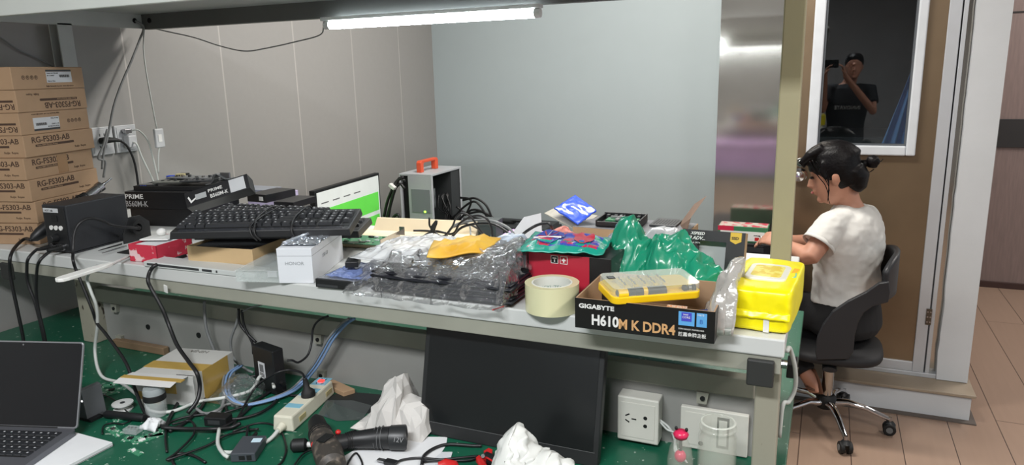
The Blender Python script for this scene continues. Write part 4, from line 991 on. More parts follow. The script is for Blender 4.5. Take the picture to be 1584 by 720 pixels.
text('M K DDR4', .026, gold, gg, (.082, -.0009, .008), sx=.86, bold=.0007)
bb1 = MB().box(.190, .2175, -.0012, -.0006, .028, .053).build('blue_badge', mat('badge_blue', (92, 160, 214), .4), gg)
MB().box(.195, .2125, -.0016, -.0012, .036, .052).build('badge_emblem', mat('badge_violet', (70, 72, 180), .4), gg); text('intel', .005, inkw, gg, (.198, -.0017, .047)); text('CORE', .0052, inkw, gg, (.1965, -.0017, .0415))
MB().box(.221, .2385, -.0012, -.0006, .028, .053).build('blue_badge', MC['badge_blue'], gg); text('H610', .005, inkw, gg, (.2225, -.0013, .048)); text('B', .011, mat('badge_dark', (50, 100, 170), .4), gg, (.226, -.0013, .034))
text('DDR4 BOOST MAINBOARD', .0036, inkw, gg, (.190, -.0009, .020)); text('技嘉金牌主板', .0082, inkw, gg, (.190, -.0009, .0085), sx=.98, bold=.0001)

# yellow screwdriver case
sc = thing('screwdriver_case', 'yellow screwdriver bit case with clear lid lying in the printed black carton', 'tool case')
za = SH + .052
A_, B_, D_ = S(948, 473, za + .004), S(1086, 462, za), S(921, 436, za + .014)
place3(sc, A_, B_, D_); Wc = (B_ - A_).length; Dc = (D_ - A_).length
print('case', Wc, Dc)
yc = mat('case_yellow', (240, 196, 20), .35)
def rrect(x0, x1, y0, y1, r, n=5):
    out = []
    for cx, cy, a0 in ((x1 - r, y0 + r, -90), (x1 - r, y1 - r, 0), (x0 + r, y1 - r, 90), (x0 + r, y0 + r, 180)):
        for i in range(n + 1):
            a = R(a0 + 90 * i / n); out.append((cx + r * math.cos(a), cy + r * math.sin(a)))
    return out
Dc = .088
MB().prism(rrect(0, Wc, 0, Dc, .014), 0, .014).build('case_base', yc, sc, bevel=.002)
MB().prism(rrect(.006, Wc - .006, .020, Dc - .006, .010), .014, .018).build('tray_insert', mat('insert_yellow', (222, 192, 56), .5), sc)
MB().prism(rrect(.002, Wc - .002, .002, Dc - .002, .012), .0281, .030).build('clear_lid', mat('lid_clear', (225, 232, 225), .06, alpha=.28, coat=.5), sc, bevel=.001)
mb = MB()
ro = rrect(.002, Wc - .002, .002, Dc - .002, .012); n = len(ro); vs = [(x, y, .014) for x, y in ro] + [(x, y, .0281) for x, y in ro]
mb.add(vs, [(i, (i + 1) % n, n + (i + 1) % n, n + i) for i in range(n)]); mb.build('lid_wall', MC['lid_clear'], sc)
MB().loft([((.012, .011, .016), .010, .010), ((.03, .011, .016), .010, .010)], 16).build('handle_end', yc, sc, smooth=R(40)); MB().cyl((.0105, .011, .018), (.012, .011, .018), .006, n=16).build('handle_socket', blackm, sc)
MB().loft([((.03, .012, .017), .0085, .0085), ((.045, .012, .017), .0085, .0085), ((.046, .012, .017), .0095, .0095), ((.06, .012, .017), .0095, .0095)], 14).m(1).loft([((.066, .012, .017), .0095, .0095), ((.105, .012, .017), .009, .009)], 14).build('screwdriver_handle', [blackm, black], sc, smooth=R(40))
MB().loft([((.06, .012, .017), .010, .010), ((.068, .012, .017), .010, .010)], 14).build('handle_band', yc, sc, smooth=R(40))
for k in range(3): MB().cyl((Wc - .034 + k * .009, .012, .018), (Wc - .028 + k * .009, .012, .018), .006, n=12).build('socket_bit', steel if k % 2 else blackm, sc)
for k in range(5):
    x = .028 + k * .0195
    MB().box(x, x + .002, .030, Dc - .008, .018, .026).build('divider', MC['lid_clear'], sc)
    MB().box(x + .007, x + .013, .034, Dc - .012, .018, .022).build('bit_holder', MC['insert_yellow'], sc)
    for q in range(3): MB().cyl((x + .010, .036 + q * .014, .022), (x + .010, .046 + q * .014, .024), .0018, n=8).build('bit', steel, sc)
MB().box(.010, .024, .052, .066, .0301, .0305).build('lid_label', blackm, sc); MB().box(.012, .022, .055, .063, .0305, .0307).build('label_print', grey, sc)
# dark blue tool and striped strip in the carton
bt = thing('blue_tool', 'dark blue handled tool in the printed black carton right of the case', 'tool', (-.205, 1.27, SH + .030), R(-20))
MB().loft([((0, 0, 0), .007, .006), ((.03, .01, .004), .010, .008), ((.07, .02, .004), .007, .006)], 12).build('handle', mat('tool_blue', (36, 50, 120), .4), bt, smooth=R(40)); MB().loft([((0, 0, 0), .003, .003), ((-.03, -.008, -.004), .0025, .0025)], 8).build('shank', steel, bt)
stp = MB().box(-.245, -.21, 1.232, 1.245, SH + .046, SH + .052).box(-.24, -.235, 1.235, 1.243, SH + .01, SH + .046); tag(stp.build('striped_strip', mat('stripe_white', (200, 190, 180), .4, col2=(200, 110, 60), vs=260, thr=(.5, .52))), 'small striped strip standing in the carton below the yellow case', 'strip')
fo = heap('foil_bag', mat('foil_clear', (205, 202, 196), .12, .35, alpha=.8, bump=.8, bs=30, coat=.5), [(1088, 492), (1100, 468), (1112, 438), (1124, 412), (1136, 397), (1146, 396), (1146, 412), (1136, 440), (1128, 478)], 1.325, 1.24, 1.40, SH + .006, amp=.006, fr_=60, seed=9, nu=70, nv=30, p=3)
tag(fo, 'shiny clear foil bag sticking up from the carton beside the yellow pack', 'bag')

# wet wipes pack
wy = mat('wipes_yellow', (246, 232, 10), .3, var=.04, vs=20, bump=.3, bs=20)
wv = thing('wipes_pack', 'yellow soft pack of wipes with white flip lid at the shelf corner', 'pack', (-.150, 1.300, SH + .0003), R(-4))
pillow(MB(), -.002, .110, .0, .235, 0, .080, 14, 24, .0014, 34, 4).build('soft_pack', wy, wv, smooth=R(60), sub=1)
pk = MB(); pk.grid(lambda u, v: (.002 + .108 * u, -.006 + .006 * v + .002 * noise.noise(Vector((u * 9, v, 1))), .028 + .012 * v + .002 * noise.noise(Vector((u * 14, 2, v)))), 24, 4); pk.build('seal_fold', wy, wv, smooth=True, solid=.0015)
MB().box(.066, .076, -.0015, .0, .002, .028).build('white_mark', inkw, wv)
MB().prism(rrect(.018, .092, .055, .165, .016), .0795, .0855).build('flip_lid', mat('lid_white', (226, 226, 214), .3), wv, bevel=.002)
MB().prism(rrect(.028, .082, .070, .150, .008), .0855, .0861).build('lid_picture', mat('picture_yellow', (226, 200, 70), .4, col2=(236, 226, 120), vs=40, thr=(.45, .5)), wv)
MB().prism([(.094, .09), (.106, .10), (.104, .13), (.097, .12)], .0800, .0812).build('blue_leaf_print', mat('leaf_blue', (80, 190, 200), .4), wv); MB().prism([(.094, .125), (.104, .135), (.106, .16), (.096, .165)], .0800, .0812).build('orange_print', mat('leaf_orange', (240, 180, 30), .4), wv)
text('80', .010, inkw, wv, (.006, .035, .0815), rx=0, name='count_print')

# ------------------------------------------------------------ back desk
tz = .6903
tw_ = thing('computer_tower', 'small white computer tower with open side and orange carry handle', 'computer', (-2.19, 3.42, tz))
cw, cd2, ch2 = .205, .36, .415
pm = mat('tower_white', (178, 182, 186), .4)
mb = MB(); mb.box(0, cw, 0, cd2, ch2 - .012, ch2).box(0, cw, 0, cd2, 0, .012).box(0, .004, 0, cd2, .012, ch2 - .012).box(0, cw, cd2 - .004, cd2, .012, ch2 - .012)
mb.box(.055, cw, 0, .006, .012, ch2 - .012).box(cw - .004, cw, cd2 - .02, cd2, .012, ch2 - .012).box(cw - .004, cw, .006, .02, .012, ch2 - .012); mb.build('case', pm, tw_, bevel=.0015)
mesh_m = mat('tower_mesh', (150, 154, 160), .5, col2=(100, 104, 110), vs=500, thr=(.48, .52))
MB().box(.075, cw - .012, -.002, 0, .20, ch2 - .085).build('mesh_panel', mesh_m, tw_)
MB().box(.004, .055, .03, .035, .06, ch2 - .02).build('rear_plate', blackm, tw_)
MB().box(.005, cw - .006, cd2 * .66, cd2 - .006, .012, ch2 - .014).build('inner_cage', dgrey, tw_)
MB().box(.02, .03, .05, .30, .05, ch2 - .03).build('mainboard', blackm, tw_)
MB().box(cw - .02, cw - .012, .03, .06, .22, .33).build('bracket', steel, tw_)
og = mat('handle_orange', (216, 84, 50), .4)
hd2 = MB(); hp = [(.05, 0), (.05, .055), (.062, .066), (.235, .066), (.247, .055), (.247, 0), (.215, 0), (.215, .046), (.208, .052), (.09, .052), (.082, .046), (.082, 0)]
hd2.prism([(x, z + ch2) for x, z in hp], .085, .115, 'x'); hd2.build('carry_handle', og, tw_, bevel=.003)
gl = mat('led_green', (150, 255, 90), .4, emit=(150, 255, 60), es=4)
MB().cyl((.158, -.002, .205), (.158, -.004, .205), .006, n=12).build('status_light', gl, tw_); MB().ell((cw - .01, .012, .205), .006, .006, .006).build('status_light', gl, tw_)
for k in range(7):
    a = rnd.uniform(.03, .12); MB().tube([(cw - .03, .25 - k * .02, .28), (cw - .02 + .02 * (k % 3), .2 - k * .015, .2), (cw + .005, .12 + .02 * k, .12), (cw + .03, .05 + .03 * k, .03), (cw + .05 + .02 * k, .1, .012)], .004, 6).build('inner_lead', cableb, tw_, smooth=True)
mn = thing('monitor', 'monitor with white and green screen standing along the left wall', 'monitor', (-2.285, 2.80, tz + .0), R(95.2))
mw, mh, mz = .655, .375, .035
MB().box(0, mw, 0, .03, mz, mz + mh).build('bezel', black, mn, bevel=.003)
scw = mat('screen_white', (200, 204, 202), .4, emit=(176, 182, 178), es=.55); scg = mat('screen_green', (90, 190, 70), .4, emit=(84, 180, 66), es=.6)
s1 = MB().box(.018, mw - .014, -.001, 0, mz + .02, mz + mh - .014).build('screen', scw, mn)
def scr(x0, x1, z0, z1, m_, nm): MB().box(x0 * mw, x1 * mw, -.0018, -.001, mz + z0 * mh, mz + z1 * mh).build(nm, m_, s1).parent = s1
scr(.05, .96, .44, .72, scg, 'green_banner'); scr(.05, .96, .06, .38, scg, 'green_panel')
for k in range(4): scr(.08 + k * .16, .18 + k * .16, .80, .815, grey, 'menu_line')
MB().box(mw * .4, mw * .6, .03, .06, 0, mz + .2).build('stand', black, mn); MB().box(mw * .3, mw * .7, -.04, .12, 0, .01).build('foot', black, mn, bevel=.002)
# leads beside the tower
for k, L in enumerate([[(596, 345), (604, 318), (612, 290), (618, 276), (626, 280)], [(600, 340), (608, 300), (618, 285), (626, 292)], [(594, 335), (600, 310), (612, 283), (624, 274)], [(598, 350), (614, 332), (620, 345)]]):
    cable('tower_lead', ['black lead bundle left of the tower, outer', 'black lead bundle left of the tower, middle', 'black lead bundle left of the tower, upper', 'short black lead low at the left of the tower'][k], [W(x, y, 3.36) for x, y in L], .0085, cableb)
tg = MB().box(-.02, .02, -.014, .014, -.010, .010); tg.M = Matrix.Identity(4); o = tg.build('cable_tag', inkw, bevel=.003); o.location = W(606, 291, 3.345); o.rotation_euler = (0, R(35), 0); tag(o, 'white cable tie tag on the lead bundle', 'tag')
for k, L in enumerate([[(716, 310), (735, 307), (752, 318), (762, 340), (768, 352)], [(700, 340), (716, 322), (733, 312), (745, 322), (758, 345)], [(706, 320), (722, 330), (745, 328), (760, 340)], [(720, 334), (728, 316), (726, 308), (712, 306)], [(690, 345), (712, 330), (738, 338), (770, 345)], [(705, 345), (730, 325), (755, 332), (775, 348)]]):
    cable('desk_lead', ['thin black lead arching right of the tower', 'thin black lead crossing in front of the tower', 'black lead low between tower and dark pile', 'short black loop by the tower side', 'black lead running right along the back desk', 'black lead lowest right of the tower'][k], [W(x, y, 3.62) for x, y in L], .0065, cableb)
bpl = thing('dark_device', 'flat dark device lying on the back desk against the pale board', 'device', W(745, 352, 3.9).xyz, 0); bpl.location = (-1.95, 3.86, tz)
MB().box(0, .46, 0, .25, 0, .045).build('case', dgrey, bpl, bevel=.003)
MB().box(.10, .22, .08, .14, .045, .062).build('top_module', blackm, bpl, bevel=.003); MB().tube([(.2, .1, .06), (.28, .06, .07), (.36, .1, .055), (.42, .05, .05)], .006, 7).build('lead', cableb, bpl, smooth=True)
# tissue box on a black device
bd = thing('black_device', 'black box shaped device under the red and green carton', 'device', (-.36, 3.58, .7455))
MB().box(0, .14, 0, .12, 0, .055).build('case', black, bd, bevel=.004); MB().box(.02, .11, -.001, 0, .015, .04).build('front_plate', dgrey, bd); MB().box(.075, .11, -.002, -.001, .045, .048).build('silver_line', steel, bd)
MB().prism([(.14, .01), (.17, 0), (.17, .03), (.14, .05)], .01, .10, 'y').build('side_vent', blackm, bd)
tx = thing('printed_carton', 'small red and green printed carton on the back desk left of the post', 'box', W(1110, 371, 3.38).xyz, R(0)); tx.location = (W(1110, 371, 3.6).x, 3.60, .7455 + .0555)
MB().box(0, .235, 0, .11, .0, .078).build('carton', mat('carton_green', (60, 120, 84), .45), tx, bevel=.002)
MB().box(-.0005, .075, -.001, 0, .055, .0785).build('red_corner', mat('carton_red', (196, 40, 70), .45), tx); MB().box(.012, .22, -.0012, -.001 + .001, .008, .055).build('white_panel', inkw, tx)
MB().box(.175, .195, -.002, -.0012, .012, .028).build('red_stamp', red, tx); MB().box(.17, .20, -.002, -.0012, .036, .039).build('dark_line', inkb, tx)
MB().box(.004, .23, .004, .106, .078, .0786).build('printed_top', mat('top_print', (190, 180, 170), .5, col2=(190, 60, 80), vs=26, thr=(.5, .55)), tx)
# white sheets on the desk near the person
o = MB().box(-.20, -.13, 3.30, 3.52, .7453, .757).build('paper_pad', paperw, bevel=.001); tag(o, 'white pad on the back desk under the hands of the person', 'pad')

# ------------------------------------------------------------ left wall fittings
wp_m = mat('plate_white', (186, 188, 190), .4)
def wall_plate(y0, lab):
    t = thing('wall_socket', lab, 'socket', (LX, y0, 1.388)); MB().box(.0003, .010, 0, .09, 0, .10).build('plate', wp_m, t, bevel=.002); MB().box(.010, .0115, .008, .082, .008, .092).build('socket_face', wp_m, t, bevel=.0005)
    for y, z, a in ((.033, .03, 25), (.057, .03, -25), (.045, .045, 0), (.036, .072, 0), (.054, .072, 0)):
        mb = MB().box(.0115, .012, -.0015, .0015, -.005, .005); o = mb.build('pin_slot', blackm, t); o.location = Vector((0, y, z)) if False else (0, y, z); o.rotation_euler = (R(a), 0, 0)
    return t
wall_plate(1.765, 'left white wall socket behind the carton stack'); wall_plate(1.864, 'right white wall socket with a white plug in it')
pl2 = thing('white_plug', 'white square plug in the right wall socket', 'plug', (LX + .0118, 1.893, 1.405)); MB().box(0, .03, 0, .035, 0, .045).build('plug_body', wp_m, pl2, bevel=.004); MB().tube([(.03, .017, .02), (.045, .02, .01), (.05, .03, -.04), (.05, .06, -.12), (.05, .08, -.19)], .0035, 8).build('cord', cablew, pl2, smooth=True)
pl3 = thing('black_plug', 'black plug in the left wall socket half behind the cartons', 'plug', (LX + .0118, 1.80, 1.44)); MB().loft([((0, 0, 0), .012, .010), ((.02, .01, .002), .013, .011), ((.03, .04, 0), .008, .007), ((.032, .06, -.006), .005, .005)], 12).build('plug_body', blackm, pl3, smooth=R(40)); MB().tube([(.032, .055, -.004), (.035, .08, -.03), (.036, .10, -.10), (.036, .10, -.24)], .004, 8).build('cord', cableb, pl3, smooth=True)
sm = thing('small_plug', 'small white plug with steel pins at the top of the right wall socket', 'plug', (LX + .0118, 1.89, 1.466)); MB().box(0, .02, 0, .03, -.008, .008).build('plug_body', steel, sm, bevel=.002); MB().tube([(.015, .03, 0), (.03, .05, 0), (.04, .075, -.04), (.04, .09, -.12), (.045, .10, -.26)], .003, 8).build('cord', cablew, sm, smooth=True)
X_ = -2.372
cable('hanging_cable', 'grey cord hanging from the beam corner down to the left wall socket', [Vector((-2.337, 1.955, 1.862)), WX(222, 42, -2.33), WX(216, 62, X_), WX(203, 95, X_), WX(188, 130, X_), WX(176, 165, X_), WX(168, 205, X_), WX(160, 240, X_), WX(158, 262, X_)], .0042, cableg)
cable('hanging_cable', 'second grey cord curling behind the cartons below the wall socket', [WX(166, 200, X_), WX(160, 225, X_), WX(152, 245, X_), WX(163, 250, X_), WX(160, 275, X_)], .0040, cableg)
isw = thing('inline_switch', 'white inline switch hanging on a thin white cord against the wall', 'switch', WX(246, 214, -2.33)); MB().box(-.006, .006, -.020, .020, -.036, .036).build('switch_case', wp_m, isw, bevel=.004)
q0 = isw.location.copy(); MB().box(.006, .0075, -.008, .008, -.014, .014).build('rocker', inkw, isw, bevel=.001)
cd_ = [WX(223, 43, -2.33), WX(222, 75, -2.33), WX(226, 110, -2.33), WX(233, 150, -2.33), WX(243, 202, -2.33)]
MB().tube([p - q0 for p in cd_], .0026, 7).build('upper_cord', cablew, isw, smooth=True); MB().tube([p - q0 for p in [WX(247, 227, -2.33), WX(245, 240, -2.33), WX(245, 268, -2.33)]], .0026, 7).build('lower_cord', cablew, isw, smooth=True)
cable('lamp_cable', 'thin white cord sagging from the beam corner to the tube lamp', [WX(223, 44, -2.33), W(232, 43, 2.03), W(260, 49, 2.03), W(300, 58, 2.03), W(340, 71, 2.03), W(378, 79, 2.03), W(410, 75, 2.03), W(460, 64, 2.03), W(495, 54, 2.0), Vector((-1.50, 1.955, 1.806))], .0022, cableg)
cable('wall_cable', 'thin pale cord crossing the wall at upper left above the cartons', [WX(-30, 42, -2.405), WX(0, 58, -2.405), WX(30, 78, -2.405), WX(60, 91, -2.405), WX(82, 103, -2.405)], .0028, cableg)
# ------------------------------------------------------------ things on the green desk
DZ = DK + .0004
def Sd(x, y, h=.0045): return S(x, y, DK + h)
# laptop
padd = thing('white_pad', 'white slab lying under the open laptop', 'board', (0, 0, 0))
C1 = S(174, 684, DK + .011); ca = S(110, 718, DK + .011) - C1; cb__ = S(114, 668, DK + .011) - C1
C1.z = DZ; rz_ = math.atan2(cb__.y, cb__.x); padd.location = C1; padd.rotation_euler = (0, 0, rz_)
MB().box(0, .30, 0, .26, 0, .010).build('slab', paperw, padd, bevel=.001); MB().box(-.0004, .3004, -.0004, .2604, .002, .003).build('edge_line', grey, padd)
LZ = DZ + .0105
Rr = S(119, 663, LZ + .014); Rr.z = LZ
lp = thing('laptop', 'open grey laptop with dark screen at the left of the green desk', 'laptop', Rr, R(17))
lw, ld = .315, .22
am = mat('laptop_grey', (104, 106, 112), .35, .5)
MB().prism([(x - lw, y - ld) for x, y in rrect(0, lw, 0, ld, .010)], 0, .013).build('base', am, lp, bevel=.001)
lk = MB().box(-lw + .012, -.022, -.125, -.018, .013, .0135).build('key_well', blackm, lp)
lkm = keymesh(.0165, .0165)
for r_ in range(5):
    for c in range(16):
        o = bpy.data.objects.new('key', lkm); COL.objects.link(o); o.parent = lp; o.scale = (1, 1, .25); o.location = (-lw + .022 + c * .0177, -.030 - r_ * .0205, .0135)
MB().box(-.20, -.09, -.215, -.14, .013, .0132).build('touchpad', mat('pad_grey', (92, 94, 100), .3), lp)
MB().prism(rrect(-.040, -.024, -.165, -.158, .003), .013, .0135).build('speaker_slot', blackm, lp)
sh = zt(Rr + Vector((0, 0, 0)), 530); print('laptop screen h', sh)
scp = bpy.data.objects.new('screen_lid', None)
LN = 19
for q in range(100, 300):
    hgt = q / 1000; p = Matrix.Translation(Rr) @ Matrix.Rotation(R(17), 4, 'Z') @ Matrix.Translation((0, 0, .012)) @ Matrix.Rotation(R(-LN), 4, 'X') @ Vector((0, 0, hgt))
    c_ = p - Vector((0, 0, CAMZ))
    if CYP - FPX * c_.dot(CU) / c_.dot(CF) < 530: break
print('lid', hgt, CXP + FPX * c_.dot(CR) / c_.dot(CF))
mb = MB(); mb.M = Matrix.Translation((0, 0, .012)) @ Matrix.Rotation(R(-LN), 4, 'X')
sl = mb.prism([(x - lw, z) for x, z in rrect(0, lw, 0, hgt, .008)], 0, .005, 'y').build('screen_lid', mat('lid_silver', (150, 152, 156), .3, .6), lp, bevel=.001)
mb = MB(); mb.M = Matrix.Translation((0, 0, .012)) @ Matrix.Rotation(R(-LN), 4, 'X')
mb.prism([(x - lw, z) for x, z in rrect(.003, lw - .003, .004, hgt - .003, .006)], -.0006, 0, 'y').build('screen_glass', mat('screen_dark', (20, 22, 25), .12), sl)
mb = MB(); mb.M = Matrix.Translation((0, 0, .012)) @ Matrix.Rotation(R(-LN), 4, 'X'); mb.cyl((-lw * .47, -.0006, hgt - .008), (-lw * .47, -.0009, hgt - .008), .002, n=12).build('camera_dot', grey, sl)
MB().cyl((-lw * .85, .002, .010), (-lw * .15, .002, .010), .005, n=12).build('hinge', black, lp, smooth=R(40))
# small stand behind the laptop
sp = thing('slim_stand', 'slim grey stand with a lit dot behind the laptop', 'stand', S(134, 652, DZ)); sp.location.z = DZ
mb = MB(); mb.prism([(-.035, 0), (.004, 0), (-.002, .075), (-.012, .078)], 0, .05, 'y'); mb.build('wedge', mat('stand_grey', (96, 100, 104), .4), sp, bevel=.001); MB().box(-.02, .018, -.002, .04, .0, .006).build('foot', black, sp); MB().cyl((-.004, -.0005, .05), (-.004, -.0015, .05), .002, n=10).build('lit_dot', mat('dot_white', (255, 255, 255), .4, emit=(255, 255, 255), es=3), sp)

# white taped box
wb0 = S(304, 630, DZ); wb = thing('taped_box', 'white box with yellow packing tape and raised flap under the shelf', 'box', wb0, R(11))
bw, bd_, bh = .165, .165, .078
wbm = mat('box_white', (188, 188, 184), .55, var=.04); ytp = mat('yellow_tape', (190, 158, 84), .3, coat=.4, alpha=.9)
MB().box(-bw, 0, 0, bd_, 0, bh).build('carton', wbm, wb, bevel=.001)
mb = MB(); mb.prism([(0, bh + .0015), (-.045, bh + .006), (-.066, bh + .002), (-.065, bh + .000), (-.045, bh + .0035), (0, bh - .0004)], -bw - .002, -.012, 'x')
mb.build('flap', mat('flap_white', (206, 206, 204), .5), wb, bevel=.0008)
for y0, y1 in ((-.043, -.028), (.035, .075)): MB().box(-bw - .001, .0006, y0, y1, bh + .0045 if y0 < 0 else bh, bh + .0068 if y0 < 0 else bh + .0008).build('tape_strip', ytp, wb)
MB().box(0, .0008, .035, .14, .0, bh).build('tape_strip', ytp, wb); MB().box(-.10, -.05, -.0008, 0, .03, bh - .001).build('tape_strip', ytp, wb); MB().box(-.16, -.10, -.0006, 0, 0.0, .03).build('tape_strip', ytp, wb)
text('NINJA', .02, mat('faint_print', (120, 118, 112), .6), wb, (-.06, bd_ - .01, bh + .0005), rx=0, rz=PI)
MB().box(-bw * .3, 0, 0.005, .006, bh, bh + .001).build('lid_slot', blackm, wb)
# jar
jr = thing('small_jar', 'small clear jar with black band in front of the white taped box', 'jar', S(243, 642, DZ))
MB().lathe([(0, .001), (.023, .001), (.024, .004), (.024, .048), (.021, .052)], 28).build('jar_body', mat('jar_clear', (215, 222, 222), .08, alpha=.35), jr, smooth=R(40))
MB().lathe([(.0245, .040), (.0255, .041), (.0255, .054), (.0245, .055), (.0, .0545)], 28).build('band', blackm, jr, smooth=R(40)); MB().lathe([(.0, .072), (.022, .071), (.0245, .066), (.0245, .0555)], 28).build('lid', mat('lid_clear2', (210, 220, 222), .08, alpha=.45), jr, smooth=R(40))
spo = thing('solder_spool', 'white round spool lying left of the small jar', 'spool', S(191, 634, DZ)); MB().lathe([(0, .018), (.024, .018), (.024, .015), (.012, .014), (.012, .004), (.022, .003), (.022, 0), (0, 0)], 28).build('reel', white, spo, smooth=R(40)); MB().cyl((0, 0, .0182), (0, 0, .0188), .006, n=16).build('hub', dgrey, spo)
P, Q = Sd(162, 641, .010), Sd(224, 647, .010); pn_ = thing('black_pen', 'thick black pen with pale tip on the green desk', 'pen', P); d = Q - P
MB().loft([((0, 0, 0), .006, .006), (d * .05, .0095, .0095), (d * .9, .0095, .0095), (d, .008, .008)], 14).build('barrel', black, pn_, smooth=R(40)); MB().loft([(-d * .12, .002, .002), (-d * .02, .005, .005), (d * .02, .006, .006)], 12).build('tip', steel, pn_, smooth=R(40))
tiss = heap('paper_scrap', paperw, [(222, 660), (230, 647), (240, 645), (248, 652), (246, 660)], S(234, 660, DK).y, S(234, 660, DK).y - .02, S(234, 660, DK).y + .02, DZ, amp=.003, fr_=160, nu=20, nv=14, seed=12); tag(tiss, 'small crumpled pale scrap at the right end of the black pen', 'scrap')
# circuit board scraps
scm = mat('scrap_green', (58, 128, 96), .35, col2=(196, 206, 196), vs=170, thr=(.55, .60))
rnd = random.Random(5)
spots = [(146, 602, .03, .012), (158, 610, .05, .016), (170, 598, .03, .02), (150, 618, .04, .012), (141, 611, .02, .02), (176, 655, .04, .012), (162, 664, .05, .014), (186, 684, .04, .016), (206, 690, .05, .012), (222, 679, .03, .012), (238, 672, .02, .01), (196, 698, .035, .01), (130, 618, .03, .012)]
where = ['beside the laptop lid, farthest', 'in the middle of the scraps by the laptop', 'nearest the spool', 'left of the spool', 'right behind the slim stand', 'below the black pen', 'between pen and white slab', 'in front of the clear block', 'longest one in front of the clear block', 'right of the clear block', 'smallest, near the pen end', 'nearest the white slab corner', 'touching the slim stand foot']
for k, (x, y, a, b) in enumerate(spots):
    a *= 1.35; b *= 1.6
    p = S(x, y, DZ); t = thing('board_scrap', 'broken bit of green circuit board ' + where[k], 'circuit board', p, rnd.uniform(-.4, 1.2), 'broken circuit board bits')
    MB().prism([(0, 0), (a, .1 * b), (a * .9, b), (a * .3, b * .9), (0, b)], 0, .0016).build('board', scm, t); MB().box(a * .2, a * .4, b * .3, b * .7, .0016, .004).build('chip', [steel, blackm, inkw][k % 3], t)
cl = thing('clear_block', 'small clear plastic block with holes left of the cable tangle', 'block', S(190, 672, DZ), R(10)); MB().box(0, .035, 0, .022, 0, .012).build('block', clear, cl, bevel=.001)
for k in range(3): MB().cyl((.008 + k * .009, .011, .0121), (.008 + k * .009, .011, .0125), .003, n=10).build('hole', grey, cl)
# wooden and cardboard strips at the panel foot
tag(MB().box(-1.93, -1.72, 1.385, 1.405, DZ, DZ + .022).build('wood_strip', mat('wood_strip', (128, 106, 82), .6), bevel=.002), 'short brown wooden strip at the foot of the back panel, left', 'strip')
o = MB().prism([(-1.155, 1.375), (-1.06, 1.345), (-1.045, 1.372), (-1.13, 1.40)], DZ, DZ + .012).build('card_strip', card, bevel=.001); tag(o, 'brown cardboard strip behind the power strip', 'strip')

# standing black adapter box
ab = thing('power_adapter', 'black box shaped power adapter standing behind the cables', 'adapter', S(396, 600, DZ), R(-14)); aw = .088
MB().box(0, aw, 0, .032, 0, .118).build('case', black, ab, bevel=.003); MB().box(.022, .050, -.0006, 0, .035, .078).build('label', labelm, ab); MB().box(.028, .044, -.001, -.0006, .052, .072).build('print_block', grey, ab); MB().cyl((aw, .016, .03), (aw + .012, .016, .03), .005, n=12).build('cable_boot', blackm, ab)
for k in range(3): MB().box(.026, .046, -.001, -.0006, .039 + k * .004, .041 + k * .004).build('print_line', inkb, ab)
tag(heap('clear_pouch', film, [(340, 618), (348, 596), (362, 580), (378, 578), (392, 590), (398, 612)], 1.26, 1.20, 1.31, DZ, amp=.004, seed=14, fr_=80, nu=40, nv=24), 'clear plastic pouch crumpled beside the standing adapter', 'pouch')
# power strip
s0, s1_ = S(438, 668, DZ), S(500, 611, DZ); psd = s1_ - s0; ps = thing('power_strip', 'ivory power strip with blue sockets and a black plug', 'power strip', s0, math.atan2(psd.y, psd.x) - PI / 2)
pL = psd.length + .012
MB().frustum(-.026, .026, 0, pL, 0, .036, .003, .003).build('case', offwhite, ps, bevel=.004)
bls = mat('socket_blue', (124, 176, 196), .4)
for k in range(3):
    y = .045 + k * .062; MB().box(-.019, .019, y, y + .042 if k else y + .02, .036, .0368).build('socket_face', bls, ps, bevel=.0003)
    if k:
        for px_, py_, an in ((-.008, .008, .5), (.008, .008, -.5), (0, .02, 0), (-.006, .033, 0), (.006, .033, 0)):
            o = MB().box(-.001, .001, -.004, .004, .0368, .0372).build('pin_slot', blackm, ps); o.location = (px_, y + py_, 0); o.rotation_euler = (0, 0, an)
MB().box(-.007, .007, pL - .022, pL - .010, .0368, .0410).build('red_switch', mat('switch_red', (230, 50, 50), .3, emit=(255, 60, 50), es=1.5), ps, bevel=.001)
for y in (.03, .16): MB().box(.0235, .0262, y, y + .03, .010, .022).build('side_clip', MC['beige'], ps, bevel=.0005)
MB().loft([((0, -.002, .014), .010, .010), ((0, -.02, .012), .007, .007)], 12).build('cord_boot', offwhite, ps, smooth=R(40))
MB().tube([(0, -.018, .012), (-.004, -.05, .006), (-.02, -.085, .005), (-.05, -.11, .005), (-.075, -.115, .005)], .0045, 8).build('cord', cablew, ps, smooth=True)
bp_ = thing('black_plug', 'black plug standing in the power strip', 'plug', S(477, 613, DZ + .038)); MB().loft([((0, 0, 0), .017, .013), ((0, 0, .012), .016, .012), ((-.003, 0, .02), .008, .007), ((-.005, 0, .042), .0055, .0055)], 14).build('plug_body', blackm, bp_, smooth=R(40)); q0 = bp_.location.copy()
MB().tube([Vector((-.005, 0, .040))] + [p - q0 for p in (W(466, 577, 1.27), W(446, 573, 1.27), W(425, 579, 1.25), S(395, 600, .90), S(372, 640, .876), S(360, 660, .876))], .0028, 7).build('cord', cableb, bp_, smooth=True)
bq = thing('round_black_plug', 'stubby black plug with pale ring lying next to the power strip', 'plug', Sd(450, 690, .014)); MB().loft([((0, 0, 0), .008, .008), ((.004, .002, 0), .014, .014), ((.026, .014, 0), .014, .014), ((.030, .016, 0), .010, .010)], 16).build('plug_body', blackm, bq, smooth=R(40)); MB().loft([((.030, .016, 0), .006, .006), ((.040, .021, 0), .006, .006)], 12).build('pale_ring', inkw, bq, smooth=R(40))

